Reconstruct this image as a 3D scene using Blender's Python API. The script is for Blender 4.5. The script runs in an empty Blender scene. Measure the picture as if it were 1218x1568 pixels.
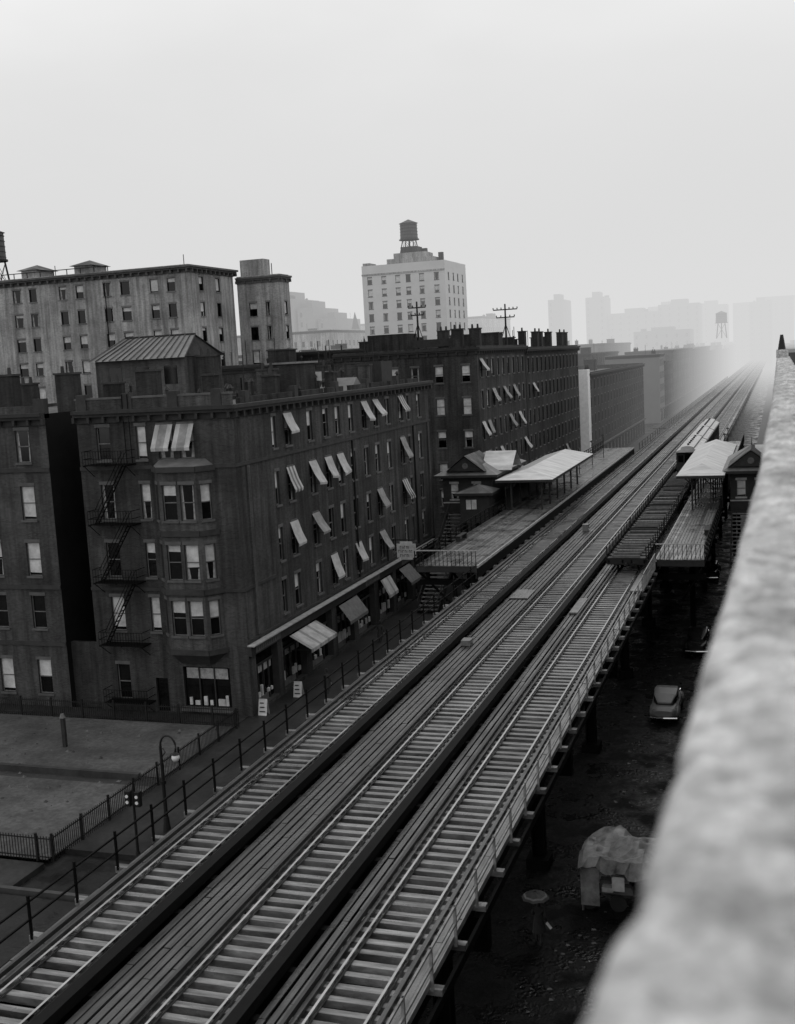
import bpy, math, random
from mathutils import Vector, Matrix
import mathutils
random.seed(11)
scene=bpy.context.scene
R=random.random
def U(a,b): return a+(b-a)*random.random()

# ---------------------------------------------------------------- materials
MATS={}
def mat(name,val,rough=0.8,var=0.25,scale=0.6,spec=0.5,metal=0.0,bump=0.0,bscale=8.0,kind=None,stretch=None,rvar=0.0):
    m=bpy.data.materials.new(name); m.use_nodes=True
    nt=m.node_tree; N=nt.nodes; L=nt.links
    b=N['Principled BSDF']
    b.inputs['Roughness'].default_value=rough
    b.inputs['Metallic'].default_value=metal
    b.inputs['Specular IOR Level'].default_value=spec
    tc=N.new('ShaderNodeTexCoord')
    mp=N.new('ShaderNodeMapping'); L.new(tc.outputs['Object'],mp.inputs['Vector'])
    if stretch: mp.inputs['Scale'].default_value=stretch
    def noise(sc,det,vec,lo,hi,fmin=.3,fmax=.7,rg=.65):
        n=N.new('ShaderNodeTexNoise'); n.inputs['Scale'].default_value=sc; n.inputs['Detail'].default_value=det; n.inputs['Roughness'].default_value=rg
        L.new(vec,n.inputs['Vector'])
        r=N.new('ShaderNodeMapRange'); r.inputs['From Min'].default_value=fmin; r.inputs['From Max'].default_value=fmax
        r.inputs['To Min'].default_value=lo; r.inputs['To Max'].default_value=hi
        L.new(n.outputs['Fac'],r.inputs['Value']); return r.outputs['Result']
    def mul(a,c):
        q=N.new('ShaderNodeMath'); q.operation='MULTIPLY'; L.new(a,q.inputs[0]); L.new(c,q.inputs[1]); return q.outputs[0]
    def mapped(s):
        q=N.new('ShaderNodeMapping'); q.inputs['Scale'].default_value=s; L.new(tc.outputs['Object'],q.inputs['Vector']); return q.outputs[0]
    out=noise(scale,6,mp.outputs['Vector'],val*(1-var),val*(1+var))
    if kind=='brick':
        br=N.new('ShaderNodeTexBrick'); br.inputs['Scale'].default_value=1.0
        br.inputs['Brick Width'].default_value=0.22; br.inputs['Row Height'].default_value=0.075; br.inputs['Mortar Size'].default_value=0.008
        br.inputs['Color1'].default_value=(0.7,0.7,0.7,1); br.inputs['Color2'].default_value=(1.25,1.25,1.25,1); br.inputs['Mortar'].default_value=(1.7,1.7,1.7,1)
        sx=N.new('ShaderNodeSeparateXYZ'); L.new(tc.outputs['Object'],sx.inputs[0])
        ad=N.new('ShaderNodeMath'); L.new(sx.outputs[0],ad.inputs[0]); L.new(sx.outputs[1],ad.inputs[1])
        cx=N.new('ShaderNodeCombineXYZ'); L.new(ad.outputs[0],cx.inputs[0]); L.new(sx.outputs[2],cx.inputs[1])
        L.new(cx.outputs[0],br.inputs['Vector'])
        out=mul(out,br.outputs['Color'])
        out=mul(out,noise(1.3,5,mapped((1.6,1.6,0.1)),.5,1.5))
        out=mul(out,noise(0.14,3,tc.outputs['Object'],.6,1.4))
    if kind=='tie':
        out=mul(out,noise(1.0,2,mapped((0.25,3.1,0.3)),.4,1.6,.35,.65))
        out=mul(out,noise(.06,2,tc.outputs['Object'],.75,1.25))
    if kind=='ground':
        out=mul(out,noise(0.16,4,tc.outputs['Object'],.6,1.45))
        out=mul(out,noise(3.5,5,tc.outputs['Object'],.65,1.4))
    if kind=='coping':
        out=mul(out,noise(2.3,6,mapped((2.5,1,1)),.5,1.18,.34,.62,.7))
        out=mul(out,noise(9,5,mapped((.7,1.3,1)),.62,1.18,.36,.62,.7))
    cc=N.new('ShaderNodeCombineColor')
    for i in range(3): L.new(out,cc.inputs[i])
    L.new(cc.outputs[0],b.inputs['Base Color'])
    if rvar>0:
        L.new(noise(.5,5,tc.outputs['Object'],max(.05,rough-rvar),min(1,rough+rvar),.4,.6),b.inputs['Roughness'])
    if bump>0:
        n2=N.new('ShaderNodeTexNoise'); n2.inputs['Scale'].default_value=bscale; n2.inputs['Detail'].default_value=5
        L.new(tc.outputs['Object'],n2.inputs['Vector'])
        bp=N.new('ShaderNodeBump'); bp.inputs['Strength'].default_value=bump; bp.inputs['Distance'].default_value=0.05
        L.new(n2.outputs['Fac'],bp.inputs['Height']); L.new(bp.outputs[0],b.inputs['Normal'])
    MATS[name]=m
    return m
mat('brick_dark',0.041,0.9,0.25,0.35,kind='brick',spec=.2)
mat('brick_mid',0.052,0.9,0.25,0.35,kind='brick',spec=.2)
mat('brick_soot',0.03,0.9,0.28,0.35,kind='brick',spec=.2)
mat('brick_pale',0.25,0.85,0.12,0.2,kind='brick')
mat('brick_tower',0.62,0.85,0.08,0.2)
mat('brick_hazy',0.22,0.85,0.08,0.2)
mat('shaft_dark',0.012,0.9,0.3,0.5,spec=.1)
mat('cornice',0.032,0.7,0.3,1.5,spec=.3)
mat('cornice_pale',0.11,0.8,0.3,1.5,spec=.3)
mat('stone',0.09,0.8,0.35,1.2)
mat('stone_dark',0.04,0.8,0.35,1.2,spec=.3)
mat('stone_pale',0.17,0.8,0.3,1.2,spec=.3)
mat('glass',0.006,0.1,0.5,2.0,spec=0.4)
mat('sash',0.13,0.6,0.3,3)
mat('shade',0.55,0.8,0.35,1.3)
mat('curtain',0.3,0.9,0.5,4)
mat('awn_light',0.42,0.85,0.3,1.5)
mat('awn_grey',0.24,0.85,0.35,1.5)
mat('awn_dark',0.14,0.85,0.3,3)
mat('roof_tar',0.035,0.6,0.5,0.5,rvar=.2)
mat('roof_metal',0.15,0.5,0.4,0.8)
mat('iron',0.012,0.5,0.3,2,spec=.3)
mat('iron_black',0.004,0.7,0.3,2,spec=.1)
mat('iron_light',0.24,0.5,0.5,2)
mat('tie_wood',0.165,0.34,0.45,6,kind='tie',bump=0.3,stretch=(0.3,2,1),rvar=.14)
mat('plank',0.06,0.34,0.6,3,stretch=(4,0.25,1),bump=0.3,rvar=.14)
mat('plank_light',0.15,0.32,0.5,2.5,stretch=(3,0.3,1),rvar=.15)
mat('beam_dark',0.006,0.75,0.3,3,spec=.15)
mat('rail_steel',0.42,0.24,0.4,.5,metal=1.0,rvar=.1)
mat('rail_dull',0.03,0.5,0.3,2)
mat('asphalt',0.011,0.5,0.6,0.35,bump=0.35,bscale=5,spec=.3,rvar=.2)
mat('cobble',0.004,0.5,0.8,0.9,bump=1.0,bscale=6,spec=.22,rvar=.4)  # colour lowered to deepen the shade of the street under the tracks
mat('sidewalk',0.024,0.55,0.5,0.4,kind='ground',spec=.3)
mat('kerb',0.045,0.6,0.3,2)
mat('lot',0.065,0.85,0.35,0.6,bump=0.4,bscale=3,kind='ground')
mat('lot_dark',0.025,0.85,0.3,0.6,bump=0.2,bscale=3,kind='ground')
mat('canopy_roof',0.5,0.35,0.4,0.7,stretch=(.5,2,1))
mat('wood_dark',0.03,0.7,0.3,2,spec=.3)
mat('wood_pale',0.12,0.7,0.4,2)
mat('white_paint',0.9,0.6,0.1,2)
mat('cream_trim',0.36,0.6,0.35,2)
mat('coping',0.62,0.75,0.18,30.0,bump=1.0,bscale=24,kind='coping')
mat('tarp',0.22,0.45,0.75,1.3,bump=.6,bscale=3)
mat('rubber',0.02,0.8,0.2,3)
mat('car_paint',0.015,0.2,0.2,1)
mat('car_light',0.16,0.35,0.2,1)
mat('chrome',0.6,0.2,0.1,1,metal=1)
mat('coat',0.03,0.9,0.3,4)
mat('skin',0.35,0.6,0.1,4)
mat('umbrella',0.06,0.6,0.3,3)
mat('umbrella_rib',0.22,0.6,0.3,3)
mat('water_tank',0.09,0.85,0.3,1,stretch=(3,3,.3))
mat('globe',0.8,0.3,0.05,2)

# ---------------------------------------------------------------- mesh groups
class Fr:
    def __init__(s,O,Ud,Nd):
        s.O=Vector(O); s.U=Vector(Ud).normalized(); s.N=Vector(Nd).normalized()
    def p(s,u,d,z): return s.O+s.U*u+s.N*d+Vector((0,0,z))
W0=Fr((0,0,0),(1,0,0),(0,1,0))
ALL=[]
class G:
    def __init__(s,name,single=False):
        s.name=name; s.parts={}; s.extra=[]; ALL.append(s)
    def add(s,part,m,vs,fs):
        if part in s.parts and s.parts[part][2]!=m: part=part+'_'+m
        P=s.parts.setdefault(part,([],[],m))
        b=len(P[0]); P[0].extend([tuple(v) for v in vs]); P[1].extend([tuple(i+b for i in f) for f in fs])
    def quad(s,part,m,*pts): s.add(part,m,pts,[tuple(range(len(pts)))])
    def box(s,part,m,u0,u1,d0,d1,z0,z1,fr=W0):
        vs=[fr.p(u,d,z) for z in (z0,z1) for d in (d0,d1) for u in (u0,u1)]
        s.add(part,m,vs,[(0,1,3,2),(4,6,7,5),(0,4,5,1),(2,3,7,6),(0,2,6,4),(1,5,7,3)])
    def cyl(s,part,m,cx,cy,z0,z1,r0,r1=None,n=12):
        if r1 is None: r1=r0
        vs=[];fs=[]
        for z,r in ((z0,r0),(z1,r1)):
            for i in range(n):
                a=2*math.pi*i/n; vs.append((cx+r*math.cos(a),cy+r*math.sin(a),z))
        for i in range(n): fs.append((i,(i+1)%n,n+(i+1)%n,n+i))
        fs.append(tuple(range(n))[::-1]); fs.append(tuple(range(n,2*n)))
        s.add(part,m,vs,fs)
    def tube(s,part,m,pts,r,n=6,r1=None):
        pts=[Vector(p) for p in pts]; vs=[];fs=[]
        k=len(pts)
        for i,p in enumerate(pts):
            t=(pts[min(i+1,k-1)]-pts[max(i-1,0)]).normalized()
            a=t.cross(Vector((0,0,1)))
            if a.length<0.05: a=t.cross(Vector((1,0,0)))
            a.normalize(); b=t.cross(a)
            rr=r if r1 is None else r+(r1-r)*i/(k-1)
            for j in range(n):
                an=2*math.pi*j/n; vs.append(p+a*rr*math.cos(an)+b*rr*math.sin(an))
        for i in range(k-1):
            for j in range(n): fs.append((i*n+j,i*n+(j+1)%n,(i+1)*n+(j+1)%n,(i+1)*n+j))
        fs.append(tuple(range(n))); fs.append(tuple(range((k-1)*n,k*n))[::-1])
        s.add(part,m,vs,fs)
    def sphere(s,part,m,c,r,sx=1,sy=1,sz=1,n=12,k=8):
        vs=[];fs=[]
        for i in range(k+1):
            ph=math.pi*i/k
            for j in range(n):
                th=2*math.pi*j/n
                vs.append((c[0]+r*sx*math.sin(ph)*math.cos(th),c[1]+r*sy*math.sin(ph)*math.sin(th),c[2]+r*sz*math.cos(ph)))
        for i in range(k):
            for j in range(n): fs.append((i*n+j,i*n+(j+1)%n,(i+1)*n+(j+1)%n,(i+1)*n+j))
        s.add(part,m,vs,fs)
    def finish(s):
        xs=[v for P in s.parts.values() for v in P[0]]
        if not xs: return
        lo=[min(v[i] for v in xs) for i in range(3)]; hi=[max(v[i] for v in xs) for i in range(3)]
        c=Vector(((lo[0]+hi[0])/2,(lo[1]+hi[1])/2,lo[2]))
        if len(s.parts)==1 and not s.extra:
            (pn,P),=s.parts.items()
            o=s.mk(s.name,P,c); o.location=c; return
        e=bpy.data.objects.new(s.name,None); e.empty_display_size=0.5; e.location=c
        scene.collection.objects.link(e)
        for pn,P in s.parts.items():
            o=s.mk(pn,P,c); o.parent=e
        for o in s.extra:
            o.location=Vector(o.location)-c; o.parent=e
    def mk(s,name,P,c):
        me=bpy.data.meshes.new(name)
        me.from_pydata([(v[0]-c[0],v[1]-c[1],v[2]-c[2]) for v in P[0]],[],P[1])
        me.materials.append(MATS[P[2]]); me.update()
        if name in ('parapet_coping_top','headlamps','globe','fenders','head'): me.polygons.foreach_set('use_smooth',[True]*len(me.polygons))
        o=bpy.data.objects.new(name,me); scene.collection.objects.link(o)
        return o

# ---------------------------------------------------------------- facade tools
def awning(g,fr,u,z,w,h,out=0.8,drop=None):
    if drop is None: drop=h*0.62
    out*=U(.7,1.2); drop*=U(.8,1.15)
    kind=random.choice(['p','p','g','g','s'])
    n=1 if kind!='s' else 5
    sag=U(-.08,.08); mg=.2
    for i in range(n):
        a=u-mg+(w+2*mg)*i/n; b=u-mg+(w+2*mg)*(i+1)/n
        m={'p':'awn_light','g':'awn_grey'}.get(kind) or ('awn_light' if i%2==0 else 'awn_dark')
        pn='awnings_'+m[4:]
        zl=z+h-drop
        g.quad(pn,m,fr.p(a,0.03,z+h+.1),fr.p(b,0.03,z+h+.1),fr.p(b,out*.5,zl+drop*.47),fr.p(a,out*.5,zl+drop*.47))
        g.quad(pn,m,fr.p(a,out*.5,zl+drop*.47),fr.p(b,out*.5,zl+drop*.47),fr.p(b,out,zl+sag),fr.p(a,out,zl-sag))
        g.quad(pn,m,fr.p(a,out,zl-sag),fr.p(b,out,zl+sag),fr.p(b,out-.02,zl-.17+sag),fr.p(a,out-.02,zl-.17-sag))
    for a in (u-mg,u+w+mg):
        g.tube('awning_rods','iron',[fr.p(a,0.02,z+h-drop),fr.p(a,out,z+h-drop)],0.02,4)
def window(g,fr,u,z,w,h,det=2,awn=False,shade=None,deep=0.2,frame='sash',trim='stone'):
    D=-deep
    p=fr.p
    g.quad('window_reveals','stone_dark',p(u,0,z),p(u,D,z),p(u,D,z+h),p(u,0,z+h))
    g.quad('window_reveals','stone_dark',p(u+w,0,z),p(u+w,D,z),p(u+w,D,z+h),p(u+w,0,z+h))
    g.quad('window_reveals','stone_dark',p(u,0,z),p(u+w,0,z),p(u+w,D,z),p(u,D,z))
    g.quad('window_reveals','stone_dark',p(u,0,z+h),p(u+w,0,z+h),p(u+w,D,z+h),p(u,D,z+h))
    g.quad('window_glass','glass',p(u,D,z),p(u+w,D,z),p(u+w,D,z+h),p(u,D,z+h))
    if det>=1:
        if shade is None: shade=random.choice([0,0,0.3,0.45,0.5,0.65,.9,0.0,0.35,0,.2])
        if shade>0:
            hh=h*shade
            g.quad('window_shades','shade',p(u+.05,D+.012,z+h-hh),p(u+w-.05,D+.012,z+h-hh+U(-.04,.04)),p(u+w-.05,D+.012,z+h-.03),p(u+.05,D+.012,z+h-.03))
        if R()<0.45:
            cw=w*U(.15,.3)
            hb=z+h*(1-shade)-.06
            if hb>z+.3:
                g.quad('window_curtains','curtain',p(u+.05,D+.01,z+.04),p(u+.05+cw,D+.01,z+.04),p(u+.05+cw*.6,D+.01,hb),p(u+.05,D+.01,hb))
                g.quad('window_curtains','curtain',p(u+w-.05,D+.01,z+.04),p(u+w-.05-cw,D+.01,z+.04),p(u+w-.05-cw*.6,D+.01,hb),p(u+w-.05,D+.01,hb))
    if det>=2:
        t=.055
        g.box('window_frames',frame,u,u+t,D,D+.05,z,z+h,fr); g.box('window_frames',frame,u+w-t,u+w,D,D+.05,z,z+h,fr)
        g.box('window_frames',frame,u+t,u+w-t,D,D+.05,z,z+t,fr); g.box('window_frames',frame,u+t,u+w-t,D,D+.05,z+h-t,z+h,fr)
        g.box('window_frames',frame,u+t,u+w-t,D,D+.07,z+h*.5-.03,z+h*.5+.03,fr)
    if det>=1 and trim:
        g.box('sills',trim,u-.1,u+w+.1,0.0,.1,z-.14,z-.003,fr)
        g.box('lintels',trim,u-.08,u+w+.08,0.0,.035,z+h+.003,z+h+.22,fr)
    if awn: awning(g,fr,u,z,w,h)
def facade(g,fr,W,z0,z1,wins,m,part='walls',**kw):
    us=sorted({0.0,W}|{round(a,3) for w in wins for a in (w[0],w[0]+w[2])})
    zs=sorted({z0,z1}|{round(a,3) for w in wins for a in (w[1],w[1]+w[3])})
    for i in range(len(us)-1):
        uc=(us[i]+us[i+1])/2
        run=None
        for j in range(len(zs)-1):
            zc=(zs[j]+zs[j+1])/2
            hole=any(w[0]<uc<w[0]+w[2] and w[1]<zc<w[1]+w[3] for w in wins)
            if hole:
                if run is not None:
                    g.quad(part,m,fr.p(us[i],0,run),fr.p(us[i+1],0,run),fr.p(us[i+1],0,zs[j]),fr.p(us[i],0,zs[j])); run=None
            else:
                if run is None: run=zs[j]
        if run is not None:
            g.quad(part,m,fr.p(us[i],0,run),fr.p(us[i+1],0,run),fr.p(us[i+1],0,z1),fr.p(us[i],0,z1))
    for w in wins:
        o=dict(kw)
        if len(w)>4: o.update(w[4])
        window(g,fr,w[0],w[1],w[2],w[3],**o)
def cornice(g,fr,W,z,big=0.55,brackets=True,e0=0,e1=0,m='cornice'):
    g.box('cornice',m,-e0*.2,W+e1*.2,0,.12,z-.75,z-.35,fr)
    g.box('cornice',m,-e0*big,W+e1*big,0,big,z-.15,z+.08,fr)
    g.box('cornice',m,-e0*big*.7,W+e1*big*.7,0,big*.7,z-.35,z-.153,fr)
    if brackets:
        k=int(W/1.1)
        for i in range(k+1):
            u=W*i/k
            g.box('cornice_brackets',m,u-.09,u+.09,.12,big*.68,z-.7,z-.353,fr)
def grid(W,n,zr,w=1.0,h=2.0,m=1.0,**o):
    out=[]
    for z in zr:
        for i in range(n):
            u=m+(W-2*m-w)*i/max(1,n-1)
            out.append((round(u,3),z,w,h,dict(o)))
    return out
def chimney(g,x,y,z,w=.9,d=.6,h=1.6,m='brick_soot',pots=2):
    g.box('chimneys_'+m,m,x-w/2,x+w/2,y-d/2,y+d/2,z,z+h)
    g.box('chimney_caps','stone_dark',x-w/2-.08,x+w/2+.08,y-d/2-.08,y+d/2+.08,z+h,z+h+.14)
    for i in range(pots):
        px=x-w/2+w*(i+.5)/pots
        g.cyl('chimney_pots','stone_dark',px,y,z+h+.14,z+h+.6,.14,.11,8)
def vent(g,x,y,z,h=1.2,r=.1):
    g.cyl('roof_vents','iron',x,y,z,z+h,r,r,7); g.cyl('roof_vents','iron',x,y,z+h,z+h+.25,r*2.2,r*.5,7)
def building(name,x0,x1,y0,y1,H,m='brick_dark',nf=5,na=8,floors=5,det=1,corn=True,par=.7,shop=True,front=None,ave=None,side='L',clutter=3,big=.5,cm='cornice',awp=.15):
    g=G(name)
    st=(H-4.2-1.0)/(floors-1)
    zr=[4.6+st*i+.9 for i in range(floors-1)]
    hw=min(2.0,st*.55)
    Wf=x1-x0; Wa=y1-y0
    F=Fr((x0,y0,0),(1,0,0),(0,-1,0))
    if front is None: front=[(a[0],a[1],a[2],a[3],dict(a[4],awn=(det>0 and R()<.12))) for a in grid(Wf,nf,zr,1.0,hw,m=1.1)] if nf else []
    facade(g,F,Wf,0,H,front,m,det=det)
    A=Fr((x1,y0,0),(0,1,0),(1,0,0)) if side=='L' else Fr((x0,y0,0),(0,1,0),(-1,0,0))
    if ave is None:
        ave=[(a[0],a[1],a[2],a[3],dict(a[4],awn=(det>0 and R()<awp))) for a in grid(Wa,na,zr,1.05,hw,m=1.2)] if na else []
        if shop and na:
            k=max(2,int(Wa/5))
            for i in range(k): ave.append((round(Wa*i/k+.5,3),.5,round(Wa/k-1.0,3),2.9,{'det':0,'trim':None}))
    facade(g,A,Wa,0,H,ave,m,det=det)
    if shop: g.box('shop_cornice','stone',0.0,Wa,0,.45,4.0,4.25,A)
    xo=x0 if side=='L' else x1
    g.quad('walls',m,(xo,y0,0),(xo,y1,0),(xo,y1,H),(xo,y0,H))
    g.quad('walls',m,(x0,y1,0),(x1,y1,0),(x1,y1,H),(x0,y1,H))
    g.quad('roof','roof_tar',(x0,y0,H-par),(x1,y0,H-par),(x1,y1,H-par),(x0,y1,H-par))
    t=.3
    g.box('parapet',m,x0+.003,x1-.003,y0+.003,y0+t,H-par,H+.25); g.box('parapet',m,x0+.003,x1-.003,y1-t,y1-.003,H-par,H+.25)
    g.box('parapet',m,x0+.003,x0+t,y0+t,y1-t,H-par,H+.25); g.box('parapet',m,x1-t,x1-.003,y0+t,y1-t,H-par,H+.25)
    if corn:
        cornice(g,A,Wa,H,big,det>0,e0=1,m=cm)
        cornice(g,F,Wf,H,big,det>0,m=cm)
    for i in range(clutter):
        x=U(x0+2,x1-1.5); y=U(y0+2,y1-2)
        k=random.randrange(4)
        if k==0: chimney(g,x,y,H-par,U(.7,1.6),.6,U(1.4,2.6),pots=random.choice([1,2,3]))
        elif k==1: vent(g,x,y,H-par,U(1,2))
        elif k==2:
            g.box('bulkheads','brick_soot',x-1.4,x+1.4,y-1.2,y+1.2,H-par,H-par+2.5); g.box('bulkhead_roofs','roof_tar',x-1.55,x+1.55,y-1.35,y+1.35,H-par+2.5,H-par+2.65)
        else: g.tube('roof_poles','iron',[(x,y,H-par),(x,y,H+U(2,3.6))],.05,5)
    return g

# ================================================================ GROUND
g=G('ground'); g.quad('g','asphalt',(-2500,-200,-.15),(2500,-200,-.15),(2500,4000,-.15),(-2500,4000,-.15))
g=G('avenue_road'); g.quad('r','cobble',(-27.5,-40,0),(-4.6,-40,0),(-4.6,1600,0),(-27.5,1600,0))
for i,(y0,y1) in enumerate([(107.4,126.6),(297.5,317),(26,42)]):
    g=G('side_street'); g.quad('r','asphalt',(-200,y0+2.5,-.004),(-27.5,y0+2.5,-.004),(-27.5,y1-2.5,-.004),(-200,y1-2.5,-.004))
def walk(x0,x1,y0,y1):
    g=G('sidewalk'); g.box('paving','sidewalk',x0,x1,y0,y1,-.14,.13); return g
walk(-32.7,-27.8,44,107); walk(-4.4,0.3,-40,600); walk(-60,-32.703,104.9,107); walk(-32.7,-27.8,127,297); walk(-32.7,-27.8,317,1200)
walk(-80,-32.703,40.0,42.4)
g=G('kerb'); g.box('k','kerb',-27.8,-27.55,44,107,-.14,.14)
g=G('kerb'); g.box('k','kerb',-4.6,-4.4,-40,600,-.14,.14)
g=G('kerb'); g.box('k','kerb',-27.8,-27.55,127,297,-.14,.14)
g=G('kerb'); g.box('k','kerb',-80,-28,39.75,40.0,-.14,.14)
g=G('vacant_lot')
g.quad('surface','lot',(-75,42.7,.14),(-32.75,42.7,.14),(-32.75,52.0,.14),(-75,52.0,.14))
g.quad('surface','lot',(-75,53.3,.16),(-32.75,53.3,.16),(-32.75,62.2,.16),(-75,62.2,.16))
g.quad('wall_shadow_strip','lot_dark',(-75,52.0,.12),(-32.75,52.0,.12),(-32.75,53.3,.12),(-75,53.3,.12))  # wall's shadow painted as a flat darker ground strip
g.box('dividing_curb','stone_dark',-75,-33.9,52.7,53.0,-.1,.5)
for k in range(260):
    x=U(-60,-33.5); y=U(43.5,61.5); s_=U(.03,.14)
    g.add('rubble','stone' if k%3 else 'stone_dark',[(x-s_,y-s_*.7,.15),(x+s_,y-s_,.15),(x+s_*.8,y+s_,.15),(x-s_*.9,y+s_*.8,.15),(x,y,.15+s_*U(.6,1.3))],[(0,1,4),(1,2,4),(2,3,4),(3,0,4)])
g=G('sidewalk'); g.box('paving','sidewalk',-75,-32.75,62.3,64.35,-.1,.15)

def iron_fence(a,b,h=1.35,sp=.16,post=2.4):
    g=G('iron_fence'); a=Vector(a); b=Vector(b); L=(b-a).length; fr=Fr(a,b-a,Vector((-(b-a).y,(b-a).x,0)))
    n=int(L/sp)
    for i in range(n+1):
        u=L*i/n; g.box('pickets','iron',u-.014,u+.014,-.014,.014,.13,h,fr)
    for i in range(int(L/post)+1):
        u=min(L,i*post); g.box('posts','iron',u-.05,u+.05,-.05,.05,.1,h+.12,fr)
    for z in (.3,h-.15): g.box('rails','iron',0,L,-.025,.025,z,z+.05,fr)
    return g
iron_fence((-75,62.25,0),(-32.4,62.25,0))
iron_fence((-32.4,42.7,0),(-32.4,62.2,0))
iron_fence((-62,42.6,0),(-32.45,42.6,0))
g=G('gate_post'); g.box('post','wood_dark',-41.66,-41.44,56.85,57.07,.16,2.0); g.cyl('cap','wood_pale',-41.55,56.95,2.0,2.25,.2,.1,8)

# ================================================================ NEAR CORNER TENEMENT
ROWS=[(5.6,2.3),(9.25,2.3),(13.1,2.3),(17.0,2.15)]
XC=-32.45; YF=64.4; YE=106.9; HB=20.2
g=G('corner_tenement')
x0=-43.7
F=Fr((x0,YF,0),(1,0,0),(0,-1,0)); WF=XC-x0
wins=[]
for i,(z,h) in enumerate(ROWS):
    wins.append((1.4,z,1.0,h,{})) ; wins.append((4.35,z,.72,h,{}))
wins.append((5.95,17.0,1.05,2.1,{})); wins.append((7.45,17.0,1.05,2.1,{}))
wins+= [(1.4,.9,1.0,2.4,{}),(4.3,.15,.9,2.3,{'det':0})]
wins.append((6.4,.6,3.4,2.7,{'det':0,'trim':None}))
facade(g,F,WF,0,HB,wins,'brick_dark',det=2)
for u in (5.85,7.35):   # two plain canvas awnings on the top floor
    for a,b,m in ((u,u+.32,'awn_light'),(u+.32,u+.9,'awn_grey'),(u+.9,u+1.25,'awn_light')):
        g.quad('top_awnings_'+m[4:],m,F.p(a,.03,19.2),F.p(b,.03,19.2),F.p(b,.85,17.75),F.p(a,.85,17.75))
        g.quad('top_awnings_'+m[4:],m,F.p(a,.85,17.75),F.p(b,.85,17.75),F.p(b,.83,17.55),F.p(a,.83,17.55))
for u in (7.5,8.6): g.box('shop_front_mullions','wood_dark',u,u+.08,-.15,-.05,.6,3.3,F)
g.box('shop_front_blind','curtain',6.6,9.6,-.14,-.12,2.5,3.2,F)
for u,w_,h_ in ((6.7,.2,.5),(7.1,.35,.3),(7.75,.25,.6),(8.2,.2,.35),(8.8,.5,.45),(9.35,.2,.7)): g.box('shop_goods','shade',u,u+w_,-.15,-.06,.7,.7+h_,F)
g.box('shop_front_sill','stone',6.2,10.0,0,.3,.35,.58,F)
bz0,bz1=4.5,16.4
bx0,bx1=-38.25,-33.95; fx0,fx1=-37.45,-34.75; fy=YF-.95
segs=[((bx0,YF,0),(fx0,fy,0)),((fx0,fy,0),(fx1,fy,0)),((fx1,fy,0),(bx1,YF,0))]
for k,(a,b) in enumerate(segs):
    a=Vector(a);b=Vector(b);d=b-a; nrm=Vector((d.y,-d.x,0)); fr=Fr(a,d,nrm); L=d.length
    ww=[]
    for z,h in ROWS[:3]:
        if k==1: ww+= [(.22,z,1.0,h,{}),(L-1.22,z,1.0,h,{})]
        else: ww+=[(L/2-.35,z,.7,h,{})]
    facade(g,fr,L,bz0,bz1,ww,'brick_mid',det=2,part='bay_walls')
    for z in (4.35,8.3,12.1,16.2):
        g.box('bay_bands','stone_dark',-.04,L+.04,.005,.16,z,z+.35,fr)
g.add('bay_roof','roof_metal',[(bx0,YF,16.55),(fx0,fy-.15,16.55),(fx1,fy-.15,16.55),(bx1,YF,16.55),(bx0+.5,YF-.02,16.95),(bx1-.5,YF-.02,16.95)],[(0,1,2,3),(0,1,4),(1,2,5,4),(2,3,5)])
g.add('bay_base','stone_dark',[(bx0,YF,4.34),(fx0,fy,4.34),(fx1,fy,4.34),(bx1,YF,4.34),(bx0+.9,YF-.02,3.6),(fx0+.3,fy+.6,3.6),(fx1-.3,fy+.6,3.6),(bx1-.9,YF-.02,3.6)],[(0,1,5,4),(1,2,6,5),(2,3,7,6),(4,5,6,7),(0,1,2,3)])
A=Fr((XC,YF,0),(0,1,0),(1,0,0)); WA=YE-YF
cols=[70.6,72.9,76.9,80.0,82.5,85.4,88.5,91.3,94.4,98.2,100.2,103.6]
aw={0:{3,5,7},1:{1,2,7,9},2:{1,2,3,4,9},3:{1,6,7,9}}
wins=[]
for r,(z,h) in enumerate(ROWS):
    for c,y in enumerate(cols):
        w=.7 if c in (0,10) else 1.0
        wins.append((round(y-YF-w/2,3),z,w,h,{'awn':c in aw[r]}))
shops=[(1.0,3.4),(5.2,4.0),(10.2,4.2),(15.4,3.6),(20.0,4.2),(25.2,3.8),(30.0,4.4),(35.4,2.2),(38.5,3.0)]
for u,w in shops: wins.append((u,.35,w,3.6,{'det':0,'trim':None,'deep':.5}))
facade(g,A,WA,0,HB,wins,'brick_dark',det=2)
for u,w in shops:
    g.box('shop_front_frames','wood_dark',u,u+w,-.45,-.35,2.9,3.05,A)
    for k in range(1,4): g.box('shop_front_frames','wood_dark',u+w*k/4-.04,u+w*k/4+.04,-.45,-.34,.35,2.9,A)
    g.box('shop_front_stallriser','wood_pale',u,u+w*.66,-.46,-.33,.36,.8,A)
    if R()<.8: g.box('shop_front_blind','curtain',u+.2,u+w-.3,-.47,-.44,2.2+U(0,.4),2.88,A)
    for k in range(int(w*2)):
        if R()<.6: g.box('shop_goods','shade',u+.2+k*.5,u+.2+k*.5+U(.12,.4),-.44,-.3,.82,.82+U(.15,.8),A)
g.box('shop_cornice','cream_trim',-.1,WA*.98,0,.5,4.76,4.84,A)
g.box('shop_sign_fascia','wood_dark',0,WA,0.003,.22,4.1,4.76,A)
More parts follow.
